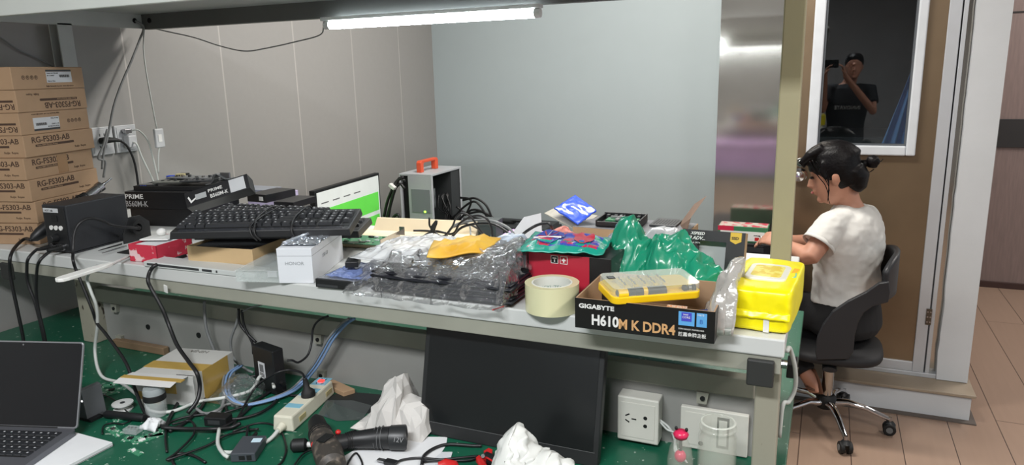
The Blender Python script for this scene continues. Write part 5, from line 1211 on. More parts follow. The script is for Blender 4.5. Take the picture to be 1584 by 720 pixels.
# drill
dl = thing('cordless_drill', 'worn black cordless drill with red buttons lying on its side', 'drill', Sd(506, 690, .03)); o0 = dl.location.copy()
def D(x, y, h=.030): return S(x, y, DK + h) - o0
dbm = mat('drill_worn', (58, 54, 50), .55, col2=(110, 100, 90), vs=60, thr=(.5, .7))
a0, a1, a2, a3, a4, a5 = D(488, 646), D(490, 655), D(494, 668), D(499, 682), D(507, 700), D(514, 722)
MB().loft([(a0, .008, .008), (a0.lerp(a1, .6), .015, .015), (a1, .019, .019), (a2, .022, .022)], 18).build('chuck', blackm, dl, smooth=R(35))
MB().loft([(a2, .020, .020), (a2.lerp(a3, .3), .024, .024), (a3, .026, .026), (a4, .030, .029), (a5, .028, .028), (a5 * 1.12, .018, .018)], 20).build('motor_body', dbm, dl, smooth=R(40))
for k in range(3): MB().loft([(a2.lerp(a3, .2 + k * .22), .0255, .0255), (a2.lerp(a3, .3 + k * .22), .0255, .0255)], 18).build('clutch_ring', blackm, dl, smooth=R(40))
h0, h1, h2, h3 = D(512, 688, .026), D(545, 681, .024), D(585, 678, .026), D(628, 677, .028)
MB().loft([(h0, .018, .020), (h0.lerp(h1, .7), .017, .016), (h1, .0185, .017), (h2, .0235, .022), (h2.lerp(h3, .45), .026, .024)], 18).build('grip', black, dl, smooth=R(40))
MB().loft([(h2.lerp(h3, .46), .026, .024), (h3 * .99, .027, .025), (h3, .025, .023)], 18).build('battery', mat('battery_black', (36, 38, 40), .4), dl, smooth=R(35))
for k in range(6): MB().loft([(h0.lerp(h1, .72 + k * .09), .0190 + k * .0005, .0178 + k * .0005), (h0.lerp(h1, .76 + k * .09), .0190 + k * .0005, .0178 + k * .0005)], 18).build('grip_ridge', blackm, dl, smooth=R(40))
for k in range(3): MB().loft([(h2.lerp(h3, -.1 + k * .13), .0235 + k * .0012, .0222 + k * .0012), (h2.lerp(h3, -.085 + k * .13), .0237 + k * .0012, .0224 + k * .0012)], 18).build('grey_ring', grey, dl, smooth=R(40))
MB().ell(D(523, 669, .046), .006, .006, .005).build('red_button', red, dl, smooth=True); MB().ell(D(486, 688, .036), .005, .009, .008).build('red_slider', red, dl, smooth=True)
lbp = D(503, 678, .060); MB().box(-.010, .010, -.016, .016, -.001, .001).build('name_plate', blackm, dl).location = lbp
t_ = text('12V', .014, grey, dl, D(607, 684, .052), rx=R(50), rz=R(10)); 
# papers and films
def sheet(name, pts, h, m_, lab, cat, th=.0006, **k):
    P = [S(x, y, DK + h) for x, y in pts]; n = len(P); mb = MB()
    mb.add(P + [p + Vector((0, 0, th)) for p in P], [tuple(range(n))[::-1], tuple(range(n, 2 * n))] + [(i, (i + 1) % n, n + (i + 1) % n, n + i) for i in range(n)]); return tag(mb.build(name, m_, **k), lab, cat)
sheet('white_sheet', [(530, 708), (560, 690), (600, 676), (692, 677), (690, 690), (660, 735), (560, 760)], .0006, paperw, 'white paper sheet under the drill grip', 'paper')
sheet('paper_leaf', [(640, 735), (684, 700), (700, 700), (690, 735)], .0016, mat('leaf_paper', (196, 200, 204), .7), 'second white sheet under the black cable by the monitor', 'paper')
sheet('clear_sheet', [(492, 642), (505, 620), (545, 620), (575, 628), (560, 650), (522, 652)], .0012, mat('dark_film', (90, 96, 96), .1, alpha=.45, coat=.5), 'thin clear film lying behind the drill', 'film')
sheet('black_sheet', [(500, 618), (530, 606), (600, 612), (612, 640), (560, 640)], .0004, mat('sheet_black', (30, 33, 34), .5), 'flat black sheet in front of the cardboard strip', 'sheet')
sheet('orange_scrap', [(570, 660), (568, 654), (578, 658), (582, 664)], .0035, mat('orange_scrap', (226, 160, 40), .5), 'tiny orange scrap between drill and crumpled paper', 'scrap')
pw2 = mat('crumpled_paper', (196, 194, 190), .75, var=.03)
def crumple(name, sil, Yf, Yb, h0_, m_, lab, seed, amp=.012, nu=26, nv=18, cat='paper'):
    """faceted crumpled paper: coarse displaced sheet with flat facets"""
    rr = random.Random(seed); Ym = (Yf + Yb) / 2; pts = [W(x, y, Ym) for x, y in sil]; mb = MB(); J = {}
    for i in range(nu + 1):
        for j in range(nv + 1): J[i, j] = (rr.uniform(-1, 1), rr.uniform(-1, 1), rr.uniform(-1, 1))
    def fn(u, v):
        i, j = round(u * nu), round(v * nv); t = u * (len(pts) - 1); k = min(int(t), len(pts) - 2); t -= k
        x = pts[k].x * (1 - t) + pts[k + 1].x * t; z = pts[k].z * (1 - t) + pts[k + 1].z * t
        e = 1 - abs(2 * v - 1) ** 2.2; a, b, c = J[i, j]; inn = 1 if 0 < i < nu and 0 < j < nv else 0
        return (x + a * amp * .5 * inn, Yf + (Yb - Yf) * v + b * amp * .6 * inn, max(h0_, h0_ + (z - h0_) * e + c * amp * inn * min(1, 2.5 * e)))
    mb.grid(fn, nu, nv)
    f2 = []
    for f_ in mb.f:
        if rr.random() < .5: f2 += [(f_[0], f_[1], f_[2]), (f_[0], f_[2], f_[3])]
        else: f2 += [(f_[0], f_[1], f_[3]), (f_[1], f_[2], f_[3])]
    mb.f = f2; mb.mi = [0] * len(f2)
    return tag(mb.build(name, m_, solid=-.0006), lab, cat)
crumple('crumpled_paper', [(568, 652), (574, 638), (588, 632), (590, 614), (600, 594), (614, 580), (630, 586), (627, 608), (640, 618), (652, 622), (664, 620), (670, 640), (675, 660)], 1.215, 1.345, DZ, pw2, 'crumpled printed paper between drill and black monitor', 3, .009, 15, 9)
wbag = mat('white_bag', (206, 208, 204), .35, bump=.3, bs=30, coat=.2)
tag(heap('white_plastic_bag', wbag, [(766, 712), (772, 694), (782, 674), (797, 655), (810, 664), (822, 680), (836, 693), (858, 698), (876, 710), (896, 732)], 1.12, 1.02, 1.19, DZ, amp=.006, seed=15, fr_=60, nu=80, nv=44, p=1.8), 'white crumpled plastic bag in front of the black monitor', 'bag')
# screen off monitor leaning under the shelf
mo = thing('monitor', 'large black switched off monitor leaning under the shelf edge', 'monitor', (-.792, 1.255, DZ), R(0), rx=R(-14))
MB().box(0, .412, 0, .022, 0, .238).build('bezel', mat('monitor_black', (26, 28, 29), .5), mo, bevel=.002)
sc2 = MB().box(.011, .401, -.001, 0, .030, .236).build('screen', mat('screen_matt', (20, 23, 24), .28), mo)
MB().box(.004, .405, -.0014, -.001, .0285, .0292).build('bezel_line', grey, mo); MB().box(.10, .31, .022, .035, .05, .19).build('back_bulge', black, mo, bevel=.004); text('AOC', .007, grey, mo, (.055 + .14, -.0006, .010))
# cutters
rt = thing('red_pliers', 'red and black pliers lying before the black monitor', 'pliers', Sd(750, 704, .010)); o1 = rt.location.copy()
def E_(x, y, h=.012): return S(x, y, DK + h) - o1
for L in ([(736, 708), (741, 704), (746, 708), (751, 703), (748, 698), (756, 693), (762, 696), (760, 704), (748, 712), (742, 714)],):
    P = [E_(x, y, .016) for x, y in L]; n = len(P); mb = MB(); mb.add([p - Vector((0, 0, .012)) for p in P] + P, [tuple(range(n))[::-1], tuple(range(n, 2 * n))] + [(i, (i + 1) % n, n + (i + 1) % n, n + i) for i in range(n)]); mb.build('red_jaw', red, rt, bevel=.001)
MB().loft([(E_(750, 706), .010, .006), (E_(764, 714), .012, .008), (E_(782, 726), .012, .008), (E_(800, 745), .010, .007)], 12).build('black_handle', black, rt, smooth=R(40))
MB().loft([(E_(742, 712), .007, .006), (E_(748, 724), .009, .007), (E_(756, 745), .009, .007)], 12).build('red_handle', red, rt, smooth=R(40)); MB().tube([E_(752, 708, .021), E_(768, 718, .022), E_(786, 732, .022)], .002, 6).build('red_inlay', red, rt, smooth=True); MB().cyl(E_(747, 706, .014), E_(747, 706, .024), .004, n=12).build('pivot_screw', steel, rt)
rr_ = thing('red_grip', 'rounded red grip at the bottom edge left of the pliers', 'tool', Sd(694, 722, .010)); MB().loft([((-.022, -.004, 0), .006, .006), ((-.010, .004, 0), .012, .010), ((.010, .003, 0), .012, .010), ((.024, -.010, 0), .008, .008)], 14).build('grip', red, rr_, smooth=R(40)); MB().loft([((.02, -.006, 0), .006, .006), ((.05, -.035, 0), .005, .005)], 10).build('shank', black, rr_, smooth=R(40))
# usb lead
ub = thing('usb_lead', 'black usb lead with silver plug on the white sheet', 'cable', Sd(596, 714, .007)); u0 = ub.location.copy()
MB().box(-.018, .0, -.005, .005, -.002, .002).build('metal_plug', steel, ub, bevel=.0005); MB().box(0, .026, -.008, .008, -.004, .004).build('plug_body', black, ub, bevel=.0015)
MB().tube([Vector((.024, 0, 0))] + [S(x, y, DK + .006) - u0 for x, y in ((622, 712), (648, 709), (690, 712), (720, 713), (742, 708), (752, 705))], .0024, 7).build('cord', cableb, ub, smooth=True)

# sockets on the back panel
def rot_slot(t, x, z, an, w=.0026, h=.010, y=-.0412, m_=blackm): o = MB().box(-w / 2, w / 2, -.0004, .0004, -h / 2, h / 2).build('pin_slot', m_, t); o.location = (x, y, z); o.rotation_euler = (0, an, 0)
sk = thing('socket_box', 'white surface mounted double socket box right of the black monitor', 'socket', (-.3705, 1.41, .8785))
MB().box(0, .0875, -.040, -.0002, 0, .100).build('box', mat('socket_white', (206, 205, 196), .4), sk, bevel=.003); MB().box(.008, .0795, -.0410, -.040, .010, .088).build('socket_face', MC['socket_white'], sk, bevel=.0004)
rot_slot(sk, .022, .060, R(60)); rot_slot(sk, .022, .046, R(-60)); rot_slot(sk, .036, .052, R(90)); 
for z in (.058, .040): MB().cyl((.060, -.041, z), (.060, -.0414, z), .0042, n=12).build('pin_hole', blackm, sk)
cable('twisted_wire', 'white twisted wire from the socket box down behind the small bottle', [Vector((-.283, 1.385, .93)), W(1034, 661, 1.37), W(1042, 675, 1.37), W(1046, 695, 1.36), W(1054, 712, 1.35), W(1066, 722, 1.34)], .0026, cablew)
cable('twisted_wire', 'second white strand twisted round the first wire', [Vector((-.283, 1.384, .927)), W(1032, 665, 1.368), W(1044, 672, 1.366), W(1044, 698, 1.358), W(1058, 710, 1.346), W(1067, 724, 1.336)], .0022, cablew)
s2 = thing('socket_plate', 'wide white socket plate behind the glass jar', 'socket', (-.243, 1.409, .872)); MB().box(0, .135, -.012, -.0002, 0, .092).build('plate', MC['socket_white'], s2, bevel=.002); MB().box(.010, .062, -.0130, -.012, .010, .082).build('socket_face', MC['socket_white'], s2, bevel=.0004); MB().box(.074, .098, -.0132, -.012, .012, .080).build('switch_frame', blackm, s2); MB().box(.078, .094, -.0145, -.0132, .018, .074).build('rocker', MC['socket_white'], s2, bevel=.001)
# glass jar
glm = mat('jar_glass', (205, 208, 196), .04, alpha=.22, var=0, coat=.8)
gj = thing('glass_jar', 'empty clear glass jar standing in front of the scratched post', 'jar', (-.151, 1.262, DZ)); gh_ = zt(Vector((-.151, 1.262, DZ)), 652); print('jar h', gh_)
r_ = .035
MB().lathe([(0, .004), (.030, .002), (r_ - .001, .006), (r_, .02), (r_, gh_ - .030), (r_ - .004, gh_ - .022), (r_ - .004, gh_ - .016), (r_ - .001, gh_ - .014), (r_ - .001, gh_ - .011), (r_ - .004, gh_ - .009), (r_ - .003, gh_ - .002), (r_ - .005, gh_), (r_ - .0075, gh_ - .002), (r_ - .0075, gh_ - .02), (r_ - .003, gh_ - .032), (r_ - .003, .02), (.026, .008), (0, .008)], 40).build('glass_body', glm, gj, smooth=R(60))
MB().lathe([(r_ - .0025, gh_ - .001), (r_ - .004, gh_ + .0012), (r_ - .007, gh_)], 40).build('rim', mat('glass_rim', (220, 224, 214), .05, alpha=.6, coat=1), gj, smooth=True)
sb = thing('small_bottle', 'small clear bottle with pink red cap beside the socket plate', 'bottle', (-.214, 1.240, DZ)); bh_ = zt(Vector((-.214, 1.240, DZ)), 671); print('bottle h', bh_)
MB().lathe([(0, .002), (.022, .002), (.024, .01), (.024, bh_ * .55), (.020, bh_ * .75), (.011, bh_ * .92), (.009, bh_ * .94)], 28).build('bottle_body', MC['jar_glass'], sb, smooth=R(50))
MB().lathe([(0, bh_ + .006), (.010, bh_ + .005), (.0145, bh_ - .001), (.012, bh_ - .008), (0, bh_ - .008)], 24).build('cap', mat('cap_pink', (206, 40, 84), .3), sb, smooth=True)
for x in (-.009, .010): MB().ell((x, 0, bh_ + .009), .003, .003, .004, 10, 8).build('cap_ear', blackm, sb, smooth=True)
MB().lathe([(0, .004), (.018, .004), (.018, bh_ * .30), (0, bh_ * .30)], 24).build('red_content', mat('content_red', (176, 36, 60), .4), sb, smooth=R(40)); MB().ell((0, 0, bh_ * .60), .011, .011, .012).build('pink_ball', MC['cap_pink'], sb, smooth=True); MB().loft([((0, 0, bh_ * .66), .003, .003), ((0, 0, bh_ - .008), .003, .003)], 8).build('stem', blackm, sb)
text('CAO', .015, inkb, sb, (-.015, -.0245, bh_ * .34), sx=1.0, bold=.0006)
# right end leads beside the post
cable('side_lead', 'white lead looping at the right end of the bench below the yellow pack', [Vector((-.042, 1.30, 1.15)), W(1222, 540, 1.34), W(1230, 570, 1.36), W(1230, 600, 1.38), W(1220, 622, 1.38), W(1211, 627, 1.36), Vector((-.048, 1.36, .95))], .0042, cablew)
sbx = thing('black_socket', 'small black box at the right bench end behind the post', 'box', (-.046, 1.46, 1.03)); MB().box(0, .02, 0, .05, 0, .03).build('case', black, sbx, bevel=.002); MB().cyl((.020, .02, .015), (.022, .02, .015), .004, n=10).build('screw', steel, sbx)

# hub
hbx = S(356, 722, DZ); hub = thing('card_reader', 'dark grey box with pale blue label at the bottom of the cable tangle', 'hub', S(357, 716, DZ), R(24))
MB().box(0, .052, 0, .075, 0, .020).build('case', mat('hub_grey', (64, 68, 74), .4), hub, bevel=.002); MB().box(.028, .048, .045, .062, .020, .0205).build('pale_label', mat('label_blue', (190, 214, 226), .4), hub); MB().box(.018, .030, -.0006, 0, .005, .014).build('port', blackm, hub); MB().box(.034, .044, -.0006, 0, .004, .015).build('port', blackm, hub)
MB().loft([((.02, .075, .012), .006, .006), ((.02, .10, .012), .004, .004)], 10).build('cable_boot', blackm, hub, smooth=R(40))
bk = thing('black_adapter', 'small black adapter block in the middle of the cable tangle', 'adapter', S(316, 660, DZ), R(14)); MB().box(0, .055, 0, .03, 0, .022).build('case', black, bk, bevel=.002); MB().box(.01, .04, -.0006, 0, .006, .016).build('label', dgrey, bk)
# cables on the desk
LST = [([(257, 666), (260, 652), (278, 620), (299, 602), (315, 612), (312, 630), (285, 655), (262, 668)], cableb, .0042, 'thick black cable loop in front of the white taped box'),
 ([(250, 662), (290, 664), (330, 664), (357, 662), (372, 655)], cableb, .0046, 'thick black cable running straight across the tangle'),
 ([(266, 657), (295, 652), (300, 672), (274, 700), (258, 712), (285, 703), (320, 690), (345, 676), (372, 668), (400, 664)], cableb, .0026, 'thin black cable looping low in front of the tangle'),
 ([(258, 700), (256, 675), (262, 655), (290, 645), (330, 640)], cableb, .0026, 'thin black cable curling at the left of the tangle'),
 ([(352, 645), (347, 607), (365, 588), (394, 582), (422, 580), (429, 596), (402, 617), (365, 650), (330, 668)], cableb, .0036, 'black cable in a wide oval round the standing adapter foot'),
 ([(339, 664), (337, 687), (345, 702), (353, 708)], cablew, .0042, 'white cord piece curving left of the grey card reader'),
 ([(345, 640), (380, 628), (410, 612), (430, 600), (450, 612), (470, 610)], cableb, .003, 'black cable heading for the power strip'),
 ([(330, 650), (370, 648), (400, 640), (420, 628), (432, 614)], cableb, .0036, 'black cable in the lower middle of the tangle'),
 ([(360, 668), (400, 655), (430, 662), (442, 690), (438, 712), (425, 725)], cableb, .0022, 'thin black cable arching right of the card reader'),
 ([(384, 660), (382, 672), (381, 690)], cableb, .003, 'short black lead going into the card reader'),
 ([(454, 722), (470, 702), (492, 695), (510, 697), (522, 712), (528, 728)], cableb, .0020, 'thin black lead passing in front of the drill'),
 ([(536, 722), (545, 706), (552, 702), (560, 716), (560, 730)], cableb, .0020, 'small black loop of lead below the drill grip'),
 ([(652, 722), (656, 706), (672, 694), (694, 688), (730, 690), (745, 690)], cableb, .0038, 'thick black cable bending over the paper toward the monitor'),
 ([(655, 714), (700, 710), (740, 706)], cableb, .0028, 'black cable straight across to the red pliers'),
 ([(132, 604), (150, 608), (175, 618), (195, 636), (210, 648)], cableb, .0016, 'very thin black wire behind the black pen'),
 ([(158, 672), (160, 660), (172, 655), (190, 656), (205, 650)], cableb, .0016, 'very thin black wire among the board bits'),
 ([(270, 722), (266, 708), (280, 702), (300, 706), (318, 716)], cableb, .0030, 'black cable loop at the bottom edge below the tangle'),
 ([(300, 630), (316, 640), (335, 636), (352, 626), (380, 622)], cableg, .0036, 'grey cable crossing behind the black block')]
for k, (L, m_, r_, lab) in enumerate(LST):
    cable('desk_cable', lab, [S(x, y, DK + r_ + .001 + .003 * ((k * 7) % 4) * abs(math.sin(i * 1.7 + k))) for i, (x, y) in enumerate(L)], r_, m_, group=None)
# leads hanging from under the shelf in front of the back panel
HY = 1.375
def hang(lab, L, r_, m_, tail=(), Y=HY): cable('hanging_lead', lab, [W(x, y, Y) for x, y in L] + [S(x, y, DK + .008) for x, y in tail], r_, m_)
cable('shelf_cable', 'thick black cable over the shelf edge beside the pink box, hanging to the desk', [S(287, 396, 1.184), S(262, 404, 1.184), S(242, 410, 1.188), W(232, 420, 1.255), W(229, 434, 1.24), W(233, 445, 1.24), W(241, 459, 1.24), W(252, 480, 1.24), W(262, 505, 1.24), W(274, 534, 1.22), W(292, 560, 1.19), S(304, 577, .965), S(309, 597, .93), S(305, 620, .90), S(290, 640, .877)], .0050, cableb)
hang('grey lead hanging in front of the back panel between box and adapter', [(316, 466), (317, 490), (320, 512), (332, 545), (342, 575)], .0042, cableg, [(346, 605), (345, 625), (337, 642)])
hang('white grey lead loop left of the standing adapter', [(369, 480), (366, 500), (357, 528), (362, 555), (378, 570), (392, 577)], .0036, cableg)
hang('black lead dropping behind the standing adapter', [(369, 478), (371, 500), (382, 516), (396, 530)], .0036, cableb)
hang('second black lead dropping behind the standing adapter', [(374, 480), (378, 505), (390, 530), (392, 548)], .0036, cableb)
cable('adapter_lead', 'black lead rising from the standing adapter to the shelf', [W(444, 558, 1.28), W(452, 558, 1.29), W(462, 561, 1.31), W(476, 550, 1.34), W(482, 530, 1.36), W(484, 510, 1.37), W(492, 497, 1.375), W(508, 489, 1.385)], .0028, cableb)
for k, dx in enumerate((0, 5, -4)):
    cable('network_cable', ['pale blue network cable coming down from the shelf, middle one', 'pale blue network cable coming down from the shelf, right one', 'grey network cable left of the blue ones'][k], [W(x + dx, y, HY - .01 * k) for x, y in ((544, 493), (530, 503), (512, 524), (500, 545), (486, 568))] + [S(x + dx, y, DK + .01) for x, y in ((466, 592), (445, 608), (405, 622), (370, 626))] + [S(350 + dx, 608, DK + .02), S(352 + dx, 580, DK + .03), S(370 + dx, 566, DK + .03)], .0030, [cableblue, cableblue, cableg][k])
hang('thin pale cord crossing to the beam under the shelf', [(372, 484), (388, 476), (405, 472)], .0020, cableg)
# torn sticker on the apron
for px_, py_, lab in ((257, 453, 'small torn white tab hanging from the shelf front below the device'),):
    o = MB().box(-.006, .006, -.001, .001, -.016, .006).build('white_tab', inkw, bevel=.0005); o.location = W(px_, py_, 1.262); o.rotation_euler = (R(10), R(15), 0); tag(o, lab, 'tab')
# ------------------------------------------------------------ office chair
CX, CY = .073, 3.41
oc_ = thing('office_chair', 'black office chair with low backrest and chrome star base under the seated person', 'chair', (CX, CY, 0))
for k in range(5):
    a = R(-72 + 72 * k); dx, dy = math.cos(a), math.sin(a)
    n_ = Vector((-dy, dx, 0))
    def A_(r, z): return (dx * r, dy * r, z)
    arm = MB().loft([(A_(.03, .115), .022, .020, n_), (A_(.09, .125), .017, .014, n_), (A_(.17, .108), .014, .012, n_), (A_(.235, .082), .013, .011, n_), (A_(.265, .072), .011, .008, n_)], 12).build('star_leg', chrome, oc_, smooth=R(40))
    MB().cyl(A_(.268, .055), A_(.268, .082), .008, n=12).build('caster_stem', steel, arm)
    q = Vector(A_(.268, .028)) + Vector((dx, dy, 0)) * -.0
    for s in (-1, 1):
        w0 = q + n_ * (.007 * s); w1 = q + n_ * (.026 * s)
        MB().cyl(w0, w1, .027, n=22).build('caster_wheel', blackm, arm, smooth=R(40), bevel=.003)
        MB().cyl(w1, w1 + n_ * (.002 * s), .014, n=16).build('wheel_hub', grey, arm, smooth=R(40))
    MB().loft([(q + Vector((0, 0, .02)), .022, .026, n_), (q + Vector((0, 0, .033)), .012, .016, n_)], 14).build('caster_hood', black, arm, smooth=R(40))
MB().lathe([(0, .085), (.040, .088), (.044, .10), (.044, .135), (.034, .150), (0, .152)], 28).build('hub', blackm, oc_, smooth=R(40))
MB().cyl((0, 0, .15), (0, 0, .34), .026, n=28).build('gas_column', mat('column_chrome', (180, 176, 170), .15, 1.0), oc_, smooth=R(40)); MB().cyl((0, 0, .33), (0, 0, .36), .05, n=24).build('seat_mount', blackm, oc_, smooth=R(40))
fab = mat('seat_black', (22, 22, 24), .7, bump=.1, bs=200)
pillow(MB(), -.20, .215, -.20, .22, .352, .425, 3.2, 10, .0, 1, 0).build('seat', fab, oc_, smooth=True)
dgb = mat('chair_plastic', (34, 35, 38), .45, var=.04)
def chpt(x, y, Y): p = W(x, y, Y); return (p.x - CX, p.z)
outer = [(1375, 436), (1377, 452), (1374, 468), (1350, 474), (1336, 484), (1327, 500), (1322, 520), (1320, 545), (1312, 556), (1264, 557), (1261, 545), (1264, 522), (1273, 502), (1288, 482), (1312, 466), (1340, 452), (1360, 438)]
pol = [chpt(x, y, 3.20) for x, y in outer]
br = MB().prism(pol, 3.195 - CY, 3.222 - CY, 'y').build('side_support', dgb, oc_, bevel=.005, seg=3)
MB().prism(pol, 3.60 - CY, 3.627 - CY, 'y').build('side_support', dgb, oc_, bevel=.005, seg=3)
bx0 = chpt(1366, 452, 3.20)[0]; bz0, bz1 = chpt(1370, 468, 3.2)[1], chpt(1370, 433, 3.2)[1] + .03
def bk_(u, v):
    t = (u - .5) * 2; return (bx0 + .012 + .055 * (1 - t * t), 3.212 - CY + .40 * u, bz0 + (bz1 - bz0 + .05 * (1 - t ** 4)) * v)
MB().grid(bk_, 24, 8).build('backrest', dgb, oc_, smooth=True, solid=.022)
for yy in (3.208, 3.613): MB().loft([((0, yy - CY, .352), .03, .012, (1, 0, 0)), ((0, (yy - CY) * .4, .345), .03, .010, (1, 0, 0)), ((0, 0, .345), .03, .01, (1, 0, 0))], 10).build('under_bar', black, oc_)

# ------------------------------------------------------------ people
skin = mat('skin', (190, 138, 114), .5, var=.05, vs=14); skind = mat('skin_shaded_tone', (172, 128, 106), .5, var=.05, vs=14)
hairm = mat('hair_black', (16, 14, 15), .42, var=.3, vs=60, bump=.4, bs=120)
def head(mb, c, f, up, s=1.0):
    """adult head; c centre, f forward, up"""
    f = f.normalized(); l = up.cross(f).normalized(); u = f.cross(l).normalized()
    def P(x, y, z): return c + (f * x + l * y + u * z) * s
    secs = [(-.116, .050, .020, .020), (-.104, .042, .042, .036), (-.080, .026, .062, .052), (-.050, .014, .075, .062), (-.015, .003, .085, .070), (.03, -.004, .094, .075), (.07, -.008, .088, .070), (.10, -.010, .064, .054), (.117, -.010, .028, .024)]
    mb.loft([(P(cx, 0, z), rx * s, ry * s, f) for z, cx, rx, ry in secs], 20)
    mb.loft([(P(.080, 0, .005), .008 * s, .007 * s, f), (P(.094, 0, -.018), .012 * s, .010 * s, f), (P(.099, 0, -.034), .016 * s, .013 * s, f), (P(.086, 0, -.042), .010 * s, .014 * s, f)], 10)
    mb.ell(P(.084, 0, -.060), .012 * s, .018 * s, .007 * s); mb.ell(P(.082, 0, -.071), .012 * s, .016 * s, .007 * s); mb.ell(P(.068, 0, -.100), .018 * s, .020 * s, .014 * s)
    mb.ell(P(.078, 0, .022), .014 * s, .05 * s, .010 * s)
    for sd in (-1, 1):
        mb.loft([(P(-.004, sd * .068, -.04), .010 * s, .006 * s, f), (P(-.012, sd * .078, -.02), .018 * s, .006 * s, f), (P(-.014, sd * .080, .005), .017 * s, .006 * s, f), (P(-.006, sd * .074, .018), .008 * s, .005 * s, f)], 10)
    return P
def limb(mb, pts, n=16): mb.loft([(p, r, r if len(q) < 1 else q[0]) for p, r, *q in pts], n)
def hand(mb, w, d, pn, s=1.0, curl=.5, side=1):
    """w wrist, d pointing direction, pn palm normal (palm side); fingers curl towards pn"""
    d = d.normalized(); pn = (pn - d * pn.dot(d)).normalized(); a = d.cross(pn).normalized() * side
    mb.loft([(w - d * .01, .024 * s, .018 * s, a), (w + d * .02 * s, .032 * s, .016 * s, a), (w + d * .06 * s, .040 * s, .015 * s, a), (w + d * .085 * s, .038 * s, .012 * s, a)], 14)
    for k, (o, L) in enumerate(((-.030, .066), (-.010, .076), (.010, .070), (.029, .055))):
        b = w + d * .082 * s + a * o * s; p = [b - d * .02]; dd = d.copy()
        p.append(b); 
        for q in range(3):
            dd = (dd * math.cos(curl * .6) + pn * math.sin(curl * .6)).normalized(); dd = (dd + a * o * .6).normalized(); p.append(p[-1] + dd * L * (.42, .32, .26)[q] * s)
        mb.loft([(x, r * s, r * s) for x, r in zip(p, (.009, .0095, .0088, .008, .0062))], 10)
    t0 = w + d * .022 * s - a * .026 * s; t1 = t0 + (d * .7 - a * .75 + pn * .25).normalized() * .036 * s; t2 = t1 + (d * .9 - a * .2 + pn * .5).normalized() * .030 * s; t3 = t2 + (d + pn * .5).normalized() * .022 * s
    mb.loft([(t0, .015 * s, .013 * s), (t1, .012 * s, .012 * s), (t2, .0095 * s, .0095 * s), (t3, .007 * s, .007 * s)], 10)

# seated person
root = Vector((.10, 3.45, 0)); pe = thing('person', 'seated person in white t-shirt and black trousers, dark hair in a bun, facing left', 'person', (root.x, root.y, .43)); r0 = pe.location.copy()
Fd = Vector((-.89, .46, 0)).normalized(); Sd_ = Vector((.46, .89, 0)).normalized()
def q_(p): return Vector(p) - r0
hc = W(1291, 268, 3.43); hf = Vector((-.93, .10, -.22)); hu = Vector((-.20, 0, 1))
Lsh, Lel, Lwr = W(1286, 350, 3.335), W(1252, 399, 3.25), W(1212, 376, 3.36)
Rsh, Rel, Rwr = W(1340, 340, 3.60), Vector((.0, 3.70, .80)), W(1205, 372, 3.53)
hips = W(1306, 488, 3.46)
body = MB()
P_ = head(body, q_(hc), hf, hu, 1.08)
hairm.node_tree.nodes['Principled BSDF'].inputs['Specular IOR Level'].default_value = .18
nk = W(1311, 312, 3.455); body.loft([(q_(hc) + Vector((.02, .0, -.02)), .052, .052), (q_(hc.lerp(nk, .6)) + Vector((.012, 0, 0)), .050, .048), (q_(nk), .054, .052), (q_(W(1316, 335, 3.46)), .07, .08)], 18)
TS = [((1318, 322), .085, .060, 3.46), ((1317, 334), .150, .088, 3.46), ((1315, 352), .172, .112, 3.46), ((1313, 380), .172, .125, 3.46), ((1310, 415), .150, .120, 3.46), ((1307, 448), .150, .122, 3.46), ((1306, 480), .165, .130, 3.46)]
def torso(mb, grow, secs): mb.loft([(q_(W(x, y, Y)), a + grow, b + grow, Sd_) for (x, y), a, b, Y in secs], 28)
torso(body, 0, TS)
for s_, e_, w_ in ((Lsh, Lel, Lwr), (Rsh, Rel, Rwr)):
    body.loft([(q_(s_), .052, .052), (q_(s_.lerp(e_, .5)), .045, .048), (q_(e_), .040, .040), (q_(e_ + (w_ - e_) * .06), .040, .040), (q_(e_.lerp(w_, .35)), .038, .036), (q_(e_.lerp(w_, .75)), .028, .026), (q_(w_), .024, .021)], 16)
    hand(body, q_(w_), (w_ - e_) + Vector((-.1, 0, .0)), Vector((.1, .6 if s_ is Lsh else -.6, -.6)), 0.95, .8, 1 if s_ is Lsh else -1)
Lh, Rh = W(1300, 492, 3.37), W(1318, 490, 3.55); Lk, Rk = Lh + Fd * .40 + Vector((0, 0, -.02)), Rh + Fd * .41 + Vector((0.02, 0, -.02)); La, Ra = W(1243, 572, 3.40), W(1240, 570, 3.56)
for h_, k_, a_ in ((Lh, Lk, La), (Rh, Rk, Ra)):
    body.loft([(q_(h_), .078, .078), (q_(k_), .052, .052)], 14); body.loft([(q_(k_), .050, .050), (q_(k_.lerp(a_, .4)), .050, .050), (q_(a_), .032, .032)], 14)
    toe = a_ + Vector((.030, -.02, -.095)); heel = a_ + Vector((.02, .01, .0))
    body.loft([(q_(a_), .030, .030), (q_(a_ + Vector((.022, 0, -.030))), .032, .036), (q_(a_ + Vector((.040, -.01, -.065))), .022, .042), (q_(a_ + Vector((.052, -.02, -.10))), .014, .040)], 14)
body.build('body', skin, pe, remesh=.0055)
# eyes, brows
for sd in (-1, 1):
    e = MB(); e.ell(P_(.082, sd * .030, .0), .010, .013, .007); e.build('eye', mat('eye_dark', (40, 30, 28), .2), pe, smooth=True)
e = MB(); e.ell(P_(.096, 0, -.0645), .006, .019, .0065); e.build('lips', mat('lips', (170, 96, 92), .4), pe, smooth=True)
